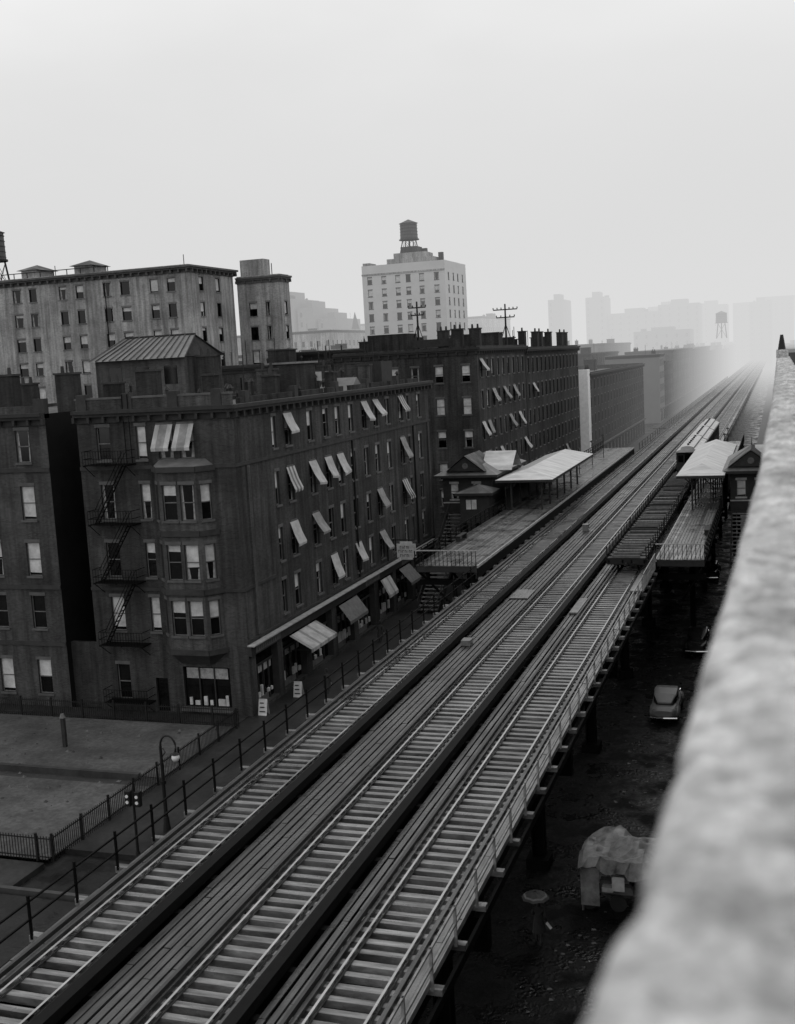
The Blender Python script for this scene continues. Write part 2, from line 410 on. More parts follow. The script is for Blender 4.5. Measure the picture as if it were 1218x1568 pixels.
for u0,u1 in ((0.6,4.5),(21.5,25),(31,35)):
    g.box('shop_signboards','stone',u0,u1,.225,.26,4.2,4.62,A)
    uu=u0+.3
    while uu<u1-.4:
        g.box('shop_sign_letters','iron',uu,uu+.06,.262,.27,4.28,4.54,A)
        if R()<.6: g.box('shop_sign_letters','iron',uu+.06,uu+.18,.262,.27,4.49,4.54,A)
        uu+=.32
def shop_awn(u0,u1,out,dz,light=True):
    n=int((u1-u0)/.35)
    for i in range(n):
        a=u0+(u1-u0)*i/n;b=u0+(u1-u0)*(i+1)/n
        m=('awn_light' if i%4 else 'awn_grey') if light else 'awn_dark'
        g.quad('shop_awning_'+m,m,A.p(a,.3,4.0),A.p(b,.3,4.0),A.p(b,out,4.0-dz),A.p(a,out,4.0-dz))
        g.quad('shop_awning_'+m,m,A.p(a,out,4.0-dz),A.p(b,out,4.0-dz),A.p(b,out,3.75-dz),A.p(a,out,3.75-dz))
    for a in (u0,u1): g.tube('shop_awning_rods','iron',[A.p(a,0.1,3.0),A.p(a,out,4.0-dz)],.03,5)
shop_awn(5.8,10.6,1.9,.9); shop_awn(15.2,19.2,1.2,1.2,False); shop_awn(30,33,1.4,1.2,False); shop_awn(25,27.5,1.0,1.3,True)
g.box('string_courses','stone_dark',0,5.4,0,.09,16.35,16.6,F); g.box('string_courses','stone_dark',9.8,WF+.08,0,.09,16.35,16.6,F)
g.box('string_courses','stone_dark',0,5.4,0,.09,8.35,8.55,F); g.box('string_courses','stone_dark',9.8,WF+.08,0,.09,8.35,8.55,F)
g.box('string_courses','stone_dark',.0,WA,0,.09,16.35,16.55,A)
g.box('string_courses','stone_dark',.0,4.8,0,.09,8.35,8.55,A)
g.box('string_courses','stone_dark',.0,WA,0,.09,5.0,5.15,A)
g.box('pilasters','brick_mid',1.5,1.9,0,.12,5.2,16.3,A); g.box('pilasters','brick_mid',WA-1,WA-.6,0,.12,5.2,16.3,A)
g.box('downpipe','iron',20.7,20.85,.02,.16,5.2,16.3,A); g.box('downpipe','iron',36.9,37.05,.02,.16,5.2,16.3,A)
cornice(g,A,WA,HB,.6,True,e0=1); cornice(g,F,WF,HB,.6,True)
g.quad('walls','brick_dark',(x0,YF,0),(x0,YE,0),(x0,YE,HB),(x0,YF,HB)); g.quad('walls','brick_dark',(x0,YE,0),(XC,YE,0),(XC,YE,HB),(x0,YE,HB))
zr=HB-.3
g.quad('roof','roof_tar',(x0,YF,zr),(XC,YF,zr),(XC,YE,zr),(x0,YE,zr))
g.box('parapet','brick_mid',x0,XC-.003,YF+.05,YF+.4,zr,HB+.75); g.box('parapet_coping','stone',x0-.05,XC+.05,YF,YF+.45,HB+.75,HB+.87)
for y in range(66,106,5): g.box('parapet_soot','brick_soot',XC-.4,XC-.1,y,y+3.4 if y%2 else y+4.2,zr,HB+.45)
for y in (67,75,83,90,98): g.box('parapet_piers','stone_dark',XC-.5,XC-.05,y-.3,y+.3,zr,HB+.85)
for xx in (-43.2,-39.8,-36.5,-33.4): g.box('parapet_piers','stone_dark',xx-.35,xx+.35,YF-.05,YF+.5,zr,HB+1.1)
for x,y,w,h in ((-39.6,67,1.5,2.7),(-42.6,67.5,1.2,2.0),(-36.6,70,.9,2.2),(-34.0,74,1.0,1.9),(-37,80,1.4,2.3),(-34.2,86,.8,1.8),(-40,90,1.6,2.6),(-34.5,95,1.0,2.2),(-38,101,1.2,2.4),(-42,104,1.0,2.3)):
    chimney(g,x,y,zr,w,.8,h,m=random.choice(['brick_soot','brick_mid']),pots=random.choice([0,1,2]))
for i in range(26): vent(g,U(-43,-33.5),U(67,105),zr,U(.7,1.9),U(.07,.13))
for i in range(20):
    x,y=U(-43,-33.3),U(77,106); g.tube('roof_poles','iron',[(x,y,zr),(x+U(-.15,.15),y,zr+U(2.4,5.0))],.035,5)
for (xa_,ya_,xb_,yb_) in ((-42,86,-34,88),(-42,93,-34,92)):
    g.tube('clothes_line','iron',[(xa_,ya_,22),((xa_+xb_)/2,(ya_+yb_)/2,21.8),(xb_,yb_,22)],.012,3)
for k in range(4):
    u_=k*.9; g.quad('laundry','shade',(-38+u_,87.0+.22*u_,21.85),(-37.4+u_,87.15+.22*u_,21.85),(-37.4+u_,87.15+.22*u_,21.1),(-38+u_,87.0+.22*u_,21.15))
g.box('bulkheads','brick_soot',-37.8,-35.5,82,86,zr,22.6); g.box('bulkhead_roofs','roof_metal',-38,-35.3,81.8,86.2,22.6,22.75)
g.box('shed','wood_dark',-36.5,-34,98,101,zr,22.4)
g.add('skylight','roof_metal',[(-37,90,20.1),(-34,90,20.1),(-34,93,20.1),(-37,93,20.1),(-37,91.5,21.2),(-34,91.5,21.2)],[(0,1,5,4),(2,3,4,5),(0,4,3),(1,2,5)])
p=G('rooftop_penthouse')
px0,px1,py0,py1=-50.4,-42.6,77.5,83.5
p.box('walls','brick_mid',px0,px1,py0,py1,zr+.05,23.6)
p.add('roof','roof_metal',[(px0-.3,py0-.4,23.55),(px1+.3,py0-.4,23.55),(px1-.6,py0+3.2,25.3),(px0+.9,py0+3.2,25.3),(px1+.3,py1+.3,23.6),(px0-.3,py1+.3,23.6)],[(0,1,2,3),(2,4,5,3)])
p.add('gables','brick_soot',[(px1+.1,py0-.2,23.6),(px1-.7,py0+3.2,25.2),(px1+.1,py1,23.6),(px0,py0,23.6),(px0+.9,py0+3.2,25.2),(px0,py1,23.6)],[(0,1,2),(3,4,5)])
for i in range(15):
    t=i/14; xa=px0-.3+(px1-px0+.6)*t; xb=px0+.9+(px1-px0-1.5)*t
    p.tube('roof_ribs_'+('dark' if i%3 else 'light'),'iron' if i%3 else 'stone',[(xa,py0-.42,23.6),(xb,py0+3.18,25.35)],.045,4)
p.tube('ridge','iron',[(px0+.9,py0+3.2,25.35),(px1-.6,py0+3.2,25.35)],.07,5)
for x_ in (px0+1.2,px0+3.6,px0+6): p.box('windows','glass',x_,x_+1.1,py0-.03,py0-.01,21.6,23.0)
chimney(p,-41.6,79,20.1,1.2,.9,3.4)
def fire_escape(g,fr,u0,u1,levels,out=1.05):
    for i,z in enumerate(levels):
        for k in range(7):
            d=.08+k*(out-.1)/6; g.box('fire_escape_platforms','iron_black',u0,u1,d,d+.07,z,z+.04,fr)
        for u in (u0,u1-.05,(u0+u1)/2): g.box('fire_escape_platforms','iron_black',u,u+.05,0,out+.03,z-.06,z-.003,fr)
        for zz in (.4,.9):
            g.box('fire_escape_railings','iron_black',u0,u1,out,out+.035,z+zz,z+zz+.035,fr)
            for u in (u0,u1-.035): g.box('fire_escape_railings','iron_black',u,u+.03,0,out,z+zz,z+zz+.035,fr)
        n=int((u1-u0)/.2)
        for k in range(n+1):
            u=u0+(u1-u0-.02)*k/n; g.box('fire_escape_railings','iron_black',u,u+.022,out+.005,out+.025,z+.04,z+.9,fr)
        for u in (u0+.1,u1-.15): g.tube('fire_escape_brackets','iron_black',[fr.p(u,0,z-.8),fr.p(u,out,z-.03)],.03,4)
        if i<len(levels)-1:
            z2=levels[i+1]
            for d in (.35,.8):
                g.tube('fire_escape_stairs','iron_black',[fr.p(u0+.35,d,z+.04),fr.p(u1-.5,d,z2)],.045,4)
                g.tube('fire_escape_stairs','iron_black',[fr.p(u0+.35,d,z+.85),fr.p(u1-.5,d,z2+.8)],.025,4)
            for k in range(12):
                t=(k+.5)/12; g.box('fire_escape_stairs','iron_black',u0+.3+(u1-u0-.9)*t,u0+.45+(u1-u0-.9)*t,.35,.8,z+(z2-z)*t,z+(z2-z)*t+.03,fr)
fire_escape(g,F,.9,4.2,[4.8,9.0,12.85,16.75])
fire_escape(g,F,.9,4.2,[.9])
for u in (3.6,4.0): g.tube('fire_escape_ladder','iron_black',[F.p(u,.1,16.8),F.p(u,.1,21.2),F.p(u,-.3,21.4)],.03,5)
def hanging_sign(u,z):
    s=G('hanging_shop_sign')
    s.tube('bracket','iron',[A.p(u,0,z+1.7),A.p(u,2.6,z+1.7)],.05,5)
    s.box('board','shade',u-.06,u+.06,.9,2.6,z+.15,z+1.35,A)
    s.box('board_crown','shade',u-.05,u+.05,1.2,2.3,z+1.35,z+1.55,A); s.box('board_foot','shade',u-.05,u+.05,1.2,2.3,z-.03,z+.15,A)
    for i,(a,b) in enumerate(((1.2,2.3),(1.05,2.45),(1.2,2.3))):
        aa=a;k=0
        while aa<b-.15:
            hh=.24
            s.box('lettering','iron',u-.075,u-.062,aa,aa+.035,z+.22+i*.36,z+.22+hh+i*.36,A)
            if k%3!=1: s.box('lettering','iron',u-.075,u-.062,aa+.035,aa+.12,z+.22+hh-.05+i*.36,z+.22+hh+i*.36,A)
            if k%2: s.box('lettering','iron',u-.075,u-.062,aa+.1,aa+.135,z+.22+i*.36,z+.22+hh-.05+i*.36,A)
            aa+=.19; k+=1
    s.box('stem','iron',u-.04,u+.04,.0,.1,z-.2,z+1.8,A)
hanging_sign(28.0,5.3)

g=G('tenement_building'); xa,xb=-64,-46.1
F2=Fr((xa,YF,0),(1,0,0),(0,-1,0)); W2=xb-xa
wins=[]
for z,h in ROWS+[(1.0,2.4)]:
    for u in (1.5,4.8,8.2,12.3,15.4): wins.append((u,z,1.1,h,{}))
facade(g,F2,W2,0,HB,wins,'brick_dark',det=2)
for z in (4.4,8.35,16.35): g.box('string_courses','stone_dark',0,W2,0,.1,z,z+.28,F2)
cornice(g,F2,W2,HB,.6,True,e1=0)
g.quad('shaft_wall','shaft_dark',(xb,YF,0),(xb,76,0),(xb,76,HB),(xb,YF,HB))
g.quad('walls','brick_dark',(xa,YF,0),(xa,100,0),(xa,100,HB),(xa,YF,HB)); g.quad('walls','brick_dark',(xa,100,0),(xb,100,0),(xb,100,HB),(xa,100,HB))
g.quad('roof','roof_tar',(xa,YF,HB-.3),(xb,YF,HB-.3),(xb,100,HB-.3),(xa,100,HB-.3))
g.box('parapet','brick_mid',xa,xb-.81,YF+.05,YF+.4,HB-.3,HB+.55); g.box('parapet_piers','stone_dark',xb-.8,xb,YF-.03,YF+.5,HB-.3,HB+1.0)
for x,y,w,h in ((-47.2,69,1.5,2.8),(-51,67,2.0,2.9),(-55,75,1.4,2.2)): chimney(g,x,y,HB-.3,w,.9,h)
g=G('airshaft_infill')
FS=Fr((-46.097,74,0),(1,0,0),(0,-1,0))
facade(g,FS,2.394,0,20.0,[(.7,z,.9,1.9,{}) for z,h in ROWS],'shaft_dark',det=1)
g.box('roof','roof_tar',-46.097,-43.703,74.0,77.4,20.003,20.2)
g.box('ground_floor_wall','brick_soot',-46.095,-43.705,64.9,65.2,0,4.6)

# ================================================================ BUILDINGS BEYOND CROSS STREET (left side)
H2=23.3
fr_w=[]
for r in range(5):
    z=[5.2,8.3,12.0,15.8,19.5][r]
    for X,w in ((-37.6,1.0),(-34.4,1.0)): fr_w.append((X+50,z,w,1.9,{'shade':[.5,.9,.4,1.0,.6][r]}))
    for X in (-49,-46,-43,-40.5): fr_w.append((X+50,z,1.0,1.9,{}))
g=building('corner_apartment_house',-50,-32.5,127,153,H2,'brick_dark',front=fr_w,na=9,floors=6,det=2,clutter=5,awp=.3)
for x,y in ((-35.2,129),(-33.6,131),(-38,133)): chimney(g,x,y,H2-.6,1.3,.8,2.8)
g.box('bulkheads','brick_soot',-47,-42,131,135,H2-.6,H2+2.2)
g.box('roof_tank_deck','wood_dark',-41,-35.5,130,132,H2+.4,H2+1.3)
g=building('apartment_row',-48,-32.5,153.4,196.5,23.0,'brick_soot',nf=0,na=14,floors=6,det=1,clutter=9,awp=.04)
for y in (157,166,169,176,186,190): chimney(g,-33.6,y,22.4,.9,1.3,2.9,pots=1)
building('row_house',-35.2,-32.3,205,207.6,18.6,'white_paint',nf=0,na=0,shop=False,corn=False,clutter=0)
g=building('warehouse_building',-50,-32.5,207.8,296,18.0,'brick_soot',nf=3,na=20,floors=5,det=1,clutter=10,awp=.02)
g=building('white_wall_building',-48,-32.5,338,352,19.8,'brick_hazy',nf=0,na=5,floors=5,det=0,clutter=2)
g=building('apartment_row',-48,-32.5,352.4,383,17.5,'brick_dark',nf=3,na=9,floors=5,det=0,clutter=4)
g=building('apartment_row',-48,-32.5,383.4,470,20.5,'brick_mid',nf=3,na=18,floors=5,det=0,clutter=6)
y=478
while y<1300:
    L=U(40,90); building('apartment_row',-50,-32.5,y,y+L,U(15,22),random.choice(['brick_dark','brick_mid','brick_soot']),nf=4,na=int(L/5),floors=5,det=0,clutter=7); y+=L+random.choice([.5,18])
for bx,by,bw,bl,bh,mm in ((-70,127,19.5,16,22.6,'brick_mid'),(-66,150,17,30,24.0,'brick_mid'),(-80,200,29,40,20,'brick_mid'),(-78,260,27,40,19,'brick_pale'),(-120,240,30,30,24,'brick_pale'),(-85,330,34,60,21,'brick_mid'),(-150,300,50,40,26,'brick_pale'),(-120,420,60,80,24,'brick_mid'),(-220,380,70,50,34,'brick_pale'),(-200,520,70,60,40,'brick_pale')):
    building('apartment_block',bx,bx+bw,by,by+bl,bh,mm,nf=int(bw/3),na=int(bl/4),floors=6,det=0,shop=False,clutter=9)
def water_tower(x,y,z,r=1.9,h=3.6,leg=4.2,nm='water_tower'):
    g=G(nm)
    for a in range(4):
        an=math.pi/4+a*math.pi/2; g.tube('legs','iron',[(x+1.25*r*math.cos(an),y+1.25*r*math.sin(an),z),(x+.85*r*math.cos(an),y+.85*r*math.sin(an),z+leg)],.14,5)
        an2=an+math.pi/2
        g.tube('bracing','iron',[(x+1.2*r*math.cos(an),y+1.2*r*math.sin(an),z+.3),(x+.86*r*math.cos(an2),y+.86*r*math.sin(an2),z+leg-.2)],.05,4)
        g.tube('bracing','iron',[(x+1.2*r*math.cos(an2),y+1.2*r*math.sin(an2),z+.3),(x+.86*r*math.cos(an),y+.86*r*math.sin(an),z+leg-.2)],.05,4)
    g.cyl('platform','wood_dark',x,y,z+leg,z+leg+.25,r*1.15,n=16)
    g.cyl('tank','water_tank',x,y,z+leg+.25,z+leg+.25+h,r,r*.95,n=18)
    for k in range(5): g.cyl('hoops','iron',x,y,z+leg+.5+k*h/5,z+leg+.58+k*h/5,r*1.02,n=18)
    g.cyl('conical_roof','water_tank',x,y,z+leg+.25+h,z+leg+.25+h+r*.45,r*1.1,.08,n=18)
    g.cyl('riser_pipe','iron',x,y,z,z+leg,.25,n=8)
def big_block():
    H=35.2
    zr=[4+3.15*i for i in range(10)]
    fr=[]
    x0,x1=-118,-68.3
    for z in zr:
        for u in (2,5,9,12,17,19.5,24,26.5,31,33.5,37.5,40,44.2,46.6): fr.append((u,z,1.1 if u%2 else 1.3,1.6,{'trim':'stone_pale'}))
    av=[(u,z,1.1,1.7,{'trim':'stone_pale'}) for z in zr for u in (2.5,7)]
    g=building('large_apartment_building',x0,x1,127,139,H,'brick_pale',front=fr,ave=av,det=1,shop=False,corn=True,clutter=0,big=.9,cm='cornice_pale')
    for x,w in ((-92,2.2),(-84,2.2)):
        g.box('roof_pavilions','brick_pale',x-w/2,x+w/2,128,132,H-.7,H+1.3)
        g.add('roof_pavilion_roofs','roof_tar',[(x-w/2-.5,127.6,H+1.3),(x+w/2+.5,127.6,H+1.3),(x+w/2+.5,132.4,H+1.3),(x-w/2-.5,132.4,H+1.3),(x,130,H+2.1)],[(0,1,4),(1,2,4),(2,3,4),(3,0,4)])
    g.box('roof_railing','iron',-96,-80,127.6,127.7,H+.9,H+1.0)
    for k in range(9): g.box('roof_railing','iron',-96+2*k-.04,-96+2*k+.04,127.6,127.7,H+.25,H+.9)
    for x in (-90,-71): g.tube('roof_poles','iron',[(x,131,H-.5),(x,131,H+U(1.5,2.2))],.05,5)
    g.tube('downpipe','iron_black',[(-80,126.6,6),(-80,126.6,34)],.07,4)
    water_tower(-101.5,134,34.5,1.5,3.6,4.2)
    g2=building('large_apartment_wing',-68.0,-61.8,139.5,142.5,34.2,'brick_pale',front=[(1.6,z,1.1,1.7,{'trim':'stone_pale'}) for z in zr[:-1]]+[(4.0,z,.6,1.7,{'trim':'stone_pale'}) for z in zr[:-1]],ave=[(1.1,z,.9,1.7,{'trim':'stone_pale'}) for z in zr[:-1]],det=1,shop=False,clutter=0,cm='cornice_pale')
    g2.box('elevator_bulkhead','brick_pale',-67.6,-64.2,140,142,33.5,36.6); g2.tube('roof_poles','iron',[(-63.5,141,33.6),(-63.5,141,36.0)],.06,5)
big_block()
def tower():
    H=48.0; x0,x1,y0,y1=-108.2,-84.6,300,322
    zr=[3+3.35*i for i in range(13)]
    fr=[(u,z,1.3,1.8,{}) for z in zr for u in (1.5,5.6,9.6,12.6,16.4,20.6)]
    av=[(u,z,1.2,1.8,{}) for z in zr for u in (3,8,12.5,17.5)]
    g=building('apartment_tower',x0,x1,y0,y1,H,'brick_tower',front=fr,ave=av,det=1,shop=False,corn=False,clutter=0)
    g.box('top_band','brick_pale',-.05,23.65,0,.25,45.6,46.0,Fr((x0,y0,0),(1,0,0),(0,-1,0)))
    for a,b,h in ((-108.0,-106,1.0),(-101,-88,1.6),(-99,-90,3.0)): g.box('stepped_penthouse','brick_pale',a,b,y0+.4+h*.1,y0+5+h,H-.5,H+h)
    g.box('stepped_penthouse_top','brick_dark',-97,-92.4,y0+1,y0+6,H,H+4.6)
    for x,h in ((-87,2.8),(-91.5,4.2)): g.box('chimneys','brick_mid',x-.6,x+.6,305,306.2,H,H+h)
    water_tower(-95.2,303.5,50.6,2.4,4.2,3.9)
tower()
for x,y,w,h in ((-203,450,9,50),(-193,452,7,46),(-185,455,8,41),(-176,460,40,34),(-133,700,9,53),(-118,750,12,55),(-104,760,30,44),(-74,770,26,48),(-60,900,24,50),(-34,960,70,52),(-90,860,30,50),(-75,640,30,30),(-20,900,16,50),(20,900,40,44),(-300,500,40,36)):
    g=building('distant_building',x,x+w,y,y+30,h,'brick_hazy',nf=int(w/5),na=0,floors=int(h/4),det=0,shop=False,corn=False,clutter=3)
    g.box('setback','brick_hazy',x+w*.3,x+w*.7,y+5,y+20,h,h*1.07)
g=G('church_spire'); g.box('belfry','brick_pale',-168.5,-165.5,450,453,0,36); g.cyl('spire','roof_tar',-167,451.5,36,43,1.8,.05,8)
water_tower(-25,560,24,2.6,4.2,7)
def pole(x,y,z,h,arms,nm='utility_pole'):
    g=G(nm); g.tube('mast','iron',[(x,y,z),(x,y,z+h)],.16,6,r1=.1)
    for zz,w in arms:
        g.box('crossarm','iron',x-w/2,x+w/2,y-.06,y+.06,z+zz,z+zz+.14)
        k=int(w/.5)
        for i in range(k+1): g.cyl('insulators','iron',x-w/2+w*i/k,y,z+zz+.14,z+zz+.36,.07,n=6)
    g.tube('brace','iron',[(x-1.2,y,z),(x,y,z+h*.6)],.05,4); g.tube('brace','iron',[(x+1.2,y,z),(x,y,z+h*.6)],.05,4)
pole(-41.5,134,22.7,6.6,((4.9,1.6),(5.8,2.2)))
pole(-33.8,148,22.5,6.4,((4.6,2.4),(5.6,3.2)),'roof_antenna_mast')

# ================================================================ RIGHT SIDE
g=G('rooftop_building')
facade(g,Fr((0,-12,0),(0,1,0),(-1,0,0)),54,0,21.45,grid(54,16,[5.5,9.4,13.3,17.2],1.05,2.0,1.5),'brick_mid',det=0)
g.quad('walls','brick_mid',(0,42,0),(18,42,0),(18,42,21.45),(0,42,21.45)); g.quad('walls','brick_mid',(18,-12,0),(18,42,0),(18,42,21.45),(18,-12,21.45)); g.quad('walls','brick_mid',(0,-12,0),(18,-12,0),(18,-12,21.45),(0,-12,21.45))
g.quad('roof','roof_tar',(0.3,-12,20.4),(18,-12,20.4),(18,42,20.4),(0.3,42,20.4))
EDGE=[(-3,-.2),(0,-.2),(1,-.186),(1.5,-.160),(2.5,-.145),(3.5,-.127),(5.4,-.1),(13,-.064),(45,-.045)]
def edge(y):
    for (a,b),(c,d) in zip(EDGE,EDGE[1:]):
        if a<=y<=c: return b+(d-b)*(y-a)/(c-a)
    return -.045
pv=[];pf=[]
ny=2600
prof=[(0,21.46),(-.004,21.60),(0.0,21.82),(.004,21.86),(.014,21.882),(.035,21.891),(.05,21.893),(.07,21.895),(.09,21.896),(.11,21.898),(.13,21.899),(.15,21.90),(.17,21.90),(.19,21.90),(.21,21.90),(.24,21.897),(.30,21.893),(.36,21.89),(.41,21.86),(.42,21.6)]
joints=[]
yj=-2
while yj<43: joints.append(yj); yj+=U(.12,.34)
ys=[-2+(i/ny)**2.2*44 for i in range(ny+1)]
nn=mathutils.noise.noise
import bisect
for y_ in ys:
    e_=edge(y_)
    jj=bisect.bisect(joints,y_); dj=min(abs(y_-joints[max(0,jj-1)]),abs(y_-joints[min(len(joints)-1,jj)]))
    ch=max(0,nn(Vector((y_*4.5,2,9)))-.12)*.06
    for (px,pz) in prof:
        top=1 if pz>21.84 else .7
        nv=nn(Vector((px*7,y_*3.2,pz*4)))*.016+nn(Vector((px*16,y_*12,3)))*.016+nn(Vector((px*38,y_*30,7)))*.008
        dj2=abs(dj+.016*nn(Vector((px*9,y_*2,5))))
        jt=-.013*math.exp(-dj2**2/.00018)*max(0,.5+1.3*nn(Vector((y_*1.7,px*6,0))))
        pv.append((px+e_+nv*.6+((ch-jt*.5) if px<.02 else 0),y_,pz+nv*top+jt*top))
k=len(prof)
for i in range(ny):
    for j in range(k-1): pf.append((i*k+j,i*k+j+1,(i+1)*k+j+1,(i+1)*k+j))
g.add('parapet_coping_top','coping',pv,pf)
g.box('parapet_wall','brick_mid',.003,.2,-12,41.99,20.4,21.45)
for y_ in (37.5,41.2): g.box('parapet_end_piers','coping',-.06,.3,y_,y_+.5,21.9,22.12)
g.cyl('parapet_finial','iron',.12,41.5,22.12,22.62,.13,.05,8)
yy=43
while yy<900:
    L=U(18,45); building('tenement_row',0.5,14,yy,yy+L,U(15.5,19),random.choice(['brick_dark','brick_mid','brick_soot']),nf=0,na=int(L/3.2),floors=5,det=0,side='R',clutter=2); yy+=L+random.choice([.3,.3,14])

# ================================================================ ELEVATED RAILWAY
E=G('elevated_railway')
ZT=6.9; Y0=-15; YN=1150
tracks=[-18.3,-13.8,-10.1]
y=Y0
i=0
while y<YN:
    for c in tracks:
        e=U(-.07,.07); j=U(-.035,.035); zz=U(-.015,.012)
        E.box('ties','tie_wood',c-1.15+e,c+1.15+e,y+j,y+j+U(.22,.27),ZT-.2,ZT+zz)
    if i%4==0:
        E.box('outrigger_ties','tie_wood',-20.3,-19.5,y,y+.25,ZT-.2,ZT); E.box('outrigger_ties','tie_wood',-8.95,-8.1,y,y+.25,ZT-.22,ZT-.05)
        E.box('cross_ties','beam_dark',-17.1,-14.97,y,y+.25,ZT-.25,ZT-.07); E.box('cross_ties','beam_dark',-12.6,-11.27,y,y+.25,ZT-.25,ZT-.07)
    y+=.56; i+=1
for c in tracks:
    for s in (-.72,.72):
        E.box('rails','rail_steel',c+s-.035,c+s+.035,Y0,YN,ZT+.036,ZT+.16); E.box('rail_flanges','rail_dull',c+s-.08,c+s+.08,Y0,YN,ZT+.014,ZT+.034)
    for s in (-1.02,1.02):
        E.box('guard_timbers','plank',c+s-.06,c+s+.06,Y0,YN,ZT+.013,ZT+.13)
def planks(x0,x1,n,z=ZT,m='plank'):
    w=(x1-x0)/n
    for k in range(n):
        yy=Y0+U(-3,0)
        while yy<YN:
            L=U(4,6) if yy<170 else 60
            if R()>.008 or yy>170:
                sh=U(-.015,.015); E.box('walkway_planks_'+m,m,x0+k*w+.035+sh,x0+(k+1)*w-.035+sh,yy,min(YN,yy+L-.03),z-.06+U(0,.015),z-.01+U(0,.025))
            yy+=L
planks(-16.7,-15.05,6); planks(-12.1,-11.35,3); planks(-20.0,-19.5,2); planks(-8.95,-8.42,2,m='plank_light')
for x in (-16.98,-12.4):
    E.box('third_rail_cover','beam_dark',x-.17,x+.17,Y0,YN,ZT+.05,ZT+.36)
for x in (-19.5,-14.88,-11.25):
    E.box('third_rail','rail_dull',x-.05,x+.05,Y0,YN,ZT+.12,ZT+.26)
for x in (-19.2,-17.4,-14.7,-12.9,-11.0,-9.2): E.box('girders','iron_black',x-.15,x+.15,Y0,YN,ZT-1.5,ZT-.26)  # near-black colour carries the deep shade below the deck
for x in (-20.25,-8.15): E.box('edge_fascia','iron_black',x-.05,x+.05,Y0,YN,ZT-.5,ZT-.23)
y=-13
while y<700:
    E.box('cross_girders','iron_black',-20.4,-8.6,y-.2,y+.2,ZT-2.6,ZT-1.5)
    for x in (-19.6,-10.2):
        E.box('columns','iron_black',x-.217,x+.217,y-.06,y+.06,0,ZT-2.6); E.box('columns','iron_black',x-.28,x-.22,y-.25,y+.25,0,ZT-2.6); E.box('columns','iron_black',x+.22,x+.28,y-.25,y+.25,0,ZT-2.6)
        E.box('column_bases','iron_black',x-.5,x+.5,y-.5,y+.5,0,.5)
    y+=15
def railing(g,part,m,x,ya,yb,z,h=1.05,post=2.24,rails=(.5,1.02),t=.03):
    y=ya
    while y<=yb+.01:
        g.box(part+'_posts',m,x-t*1.3,x+t*1.3,y-t*1.3,y+t*1.3,z-.1,z+h); y+=post
    for r_ in rails: g.box(part+'_rails',m,x-t,x+t,ya,yb,z+r_-t,z+r_+t)
railing(E,'left_railing','iron_black',-20.2,Y0,76,ZT,t=.026,h=1.2); railing(E,'left_railing','iron',-20.2,176,500,ZT,post=4)
railing(E,'right_railing','iron_light',-8.35,Y0,79,ZT,rails=(.55,1.02),t=.03)
E.box('right_railing_toe_board','iron_light',-8.42,-8.39,Y0,79,ZT+.02,ZT+.2)
for (x,y,w,l,h) in ((-16.2,58,.5,.7,.3),(-11.7,66,.5,4.0,.1),(-15.9,97,.5,.6,.6),(-15.9,70,1.2,2.6,.05)):
    E.box('lineside_boxes','plank_light',x-w/2,x+w/2,y,y+l,ZT+.03,ZT+.03+h)

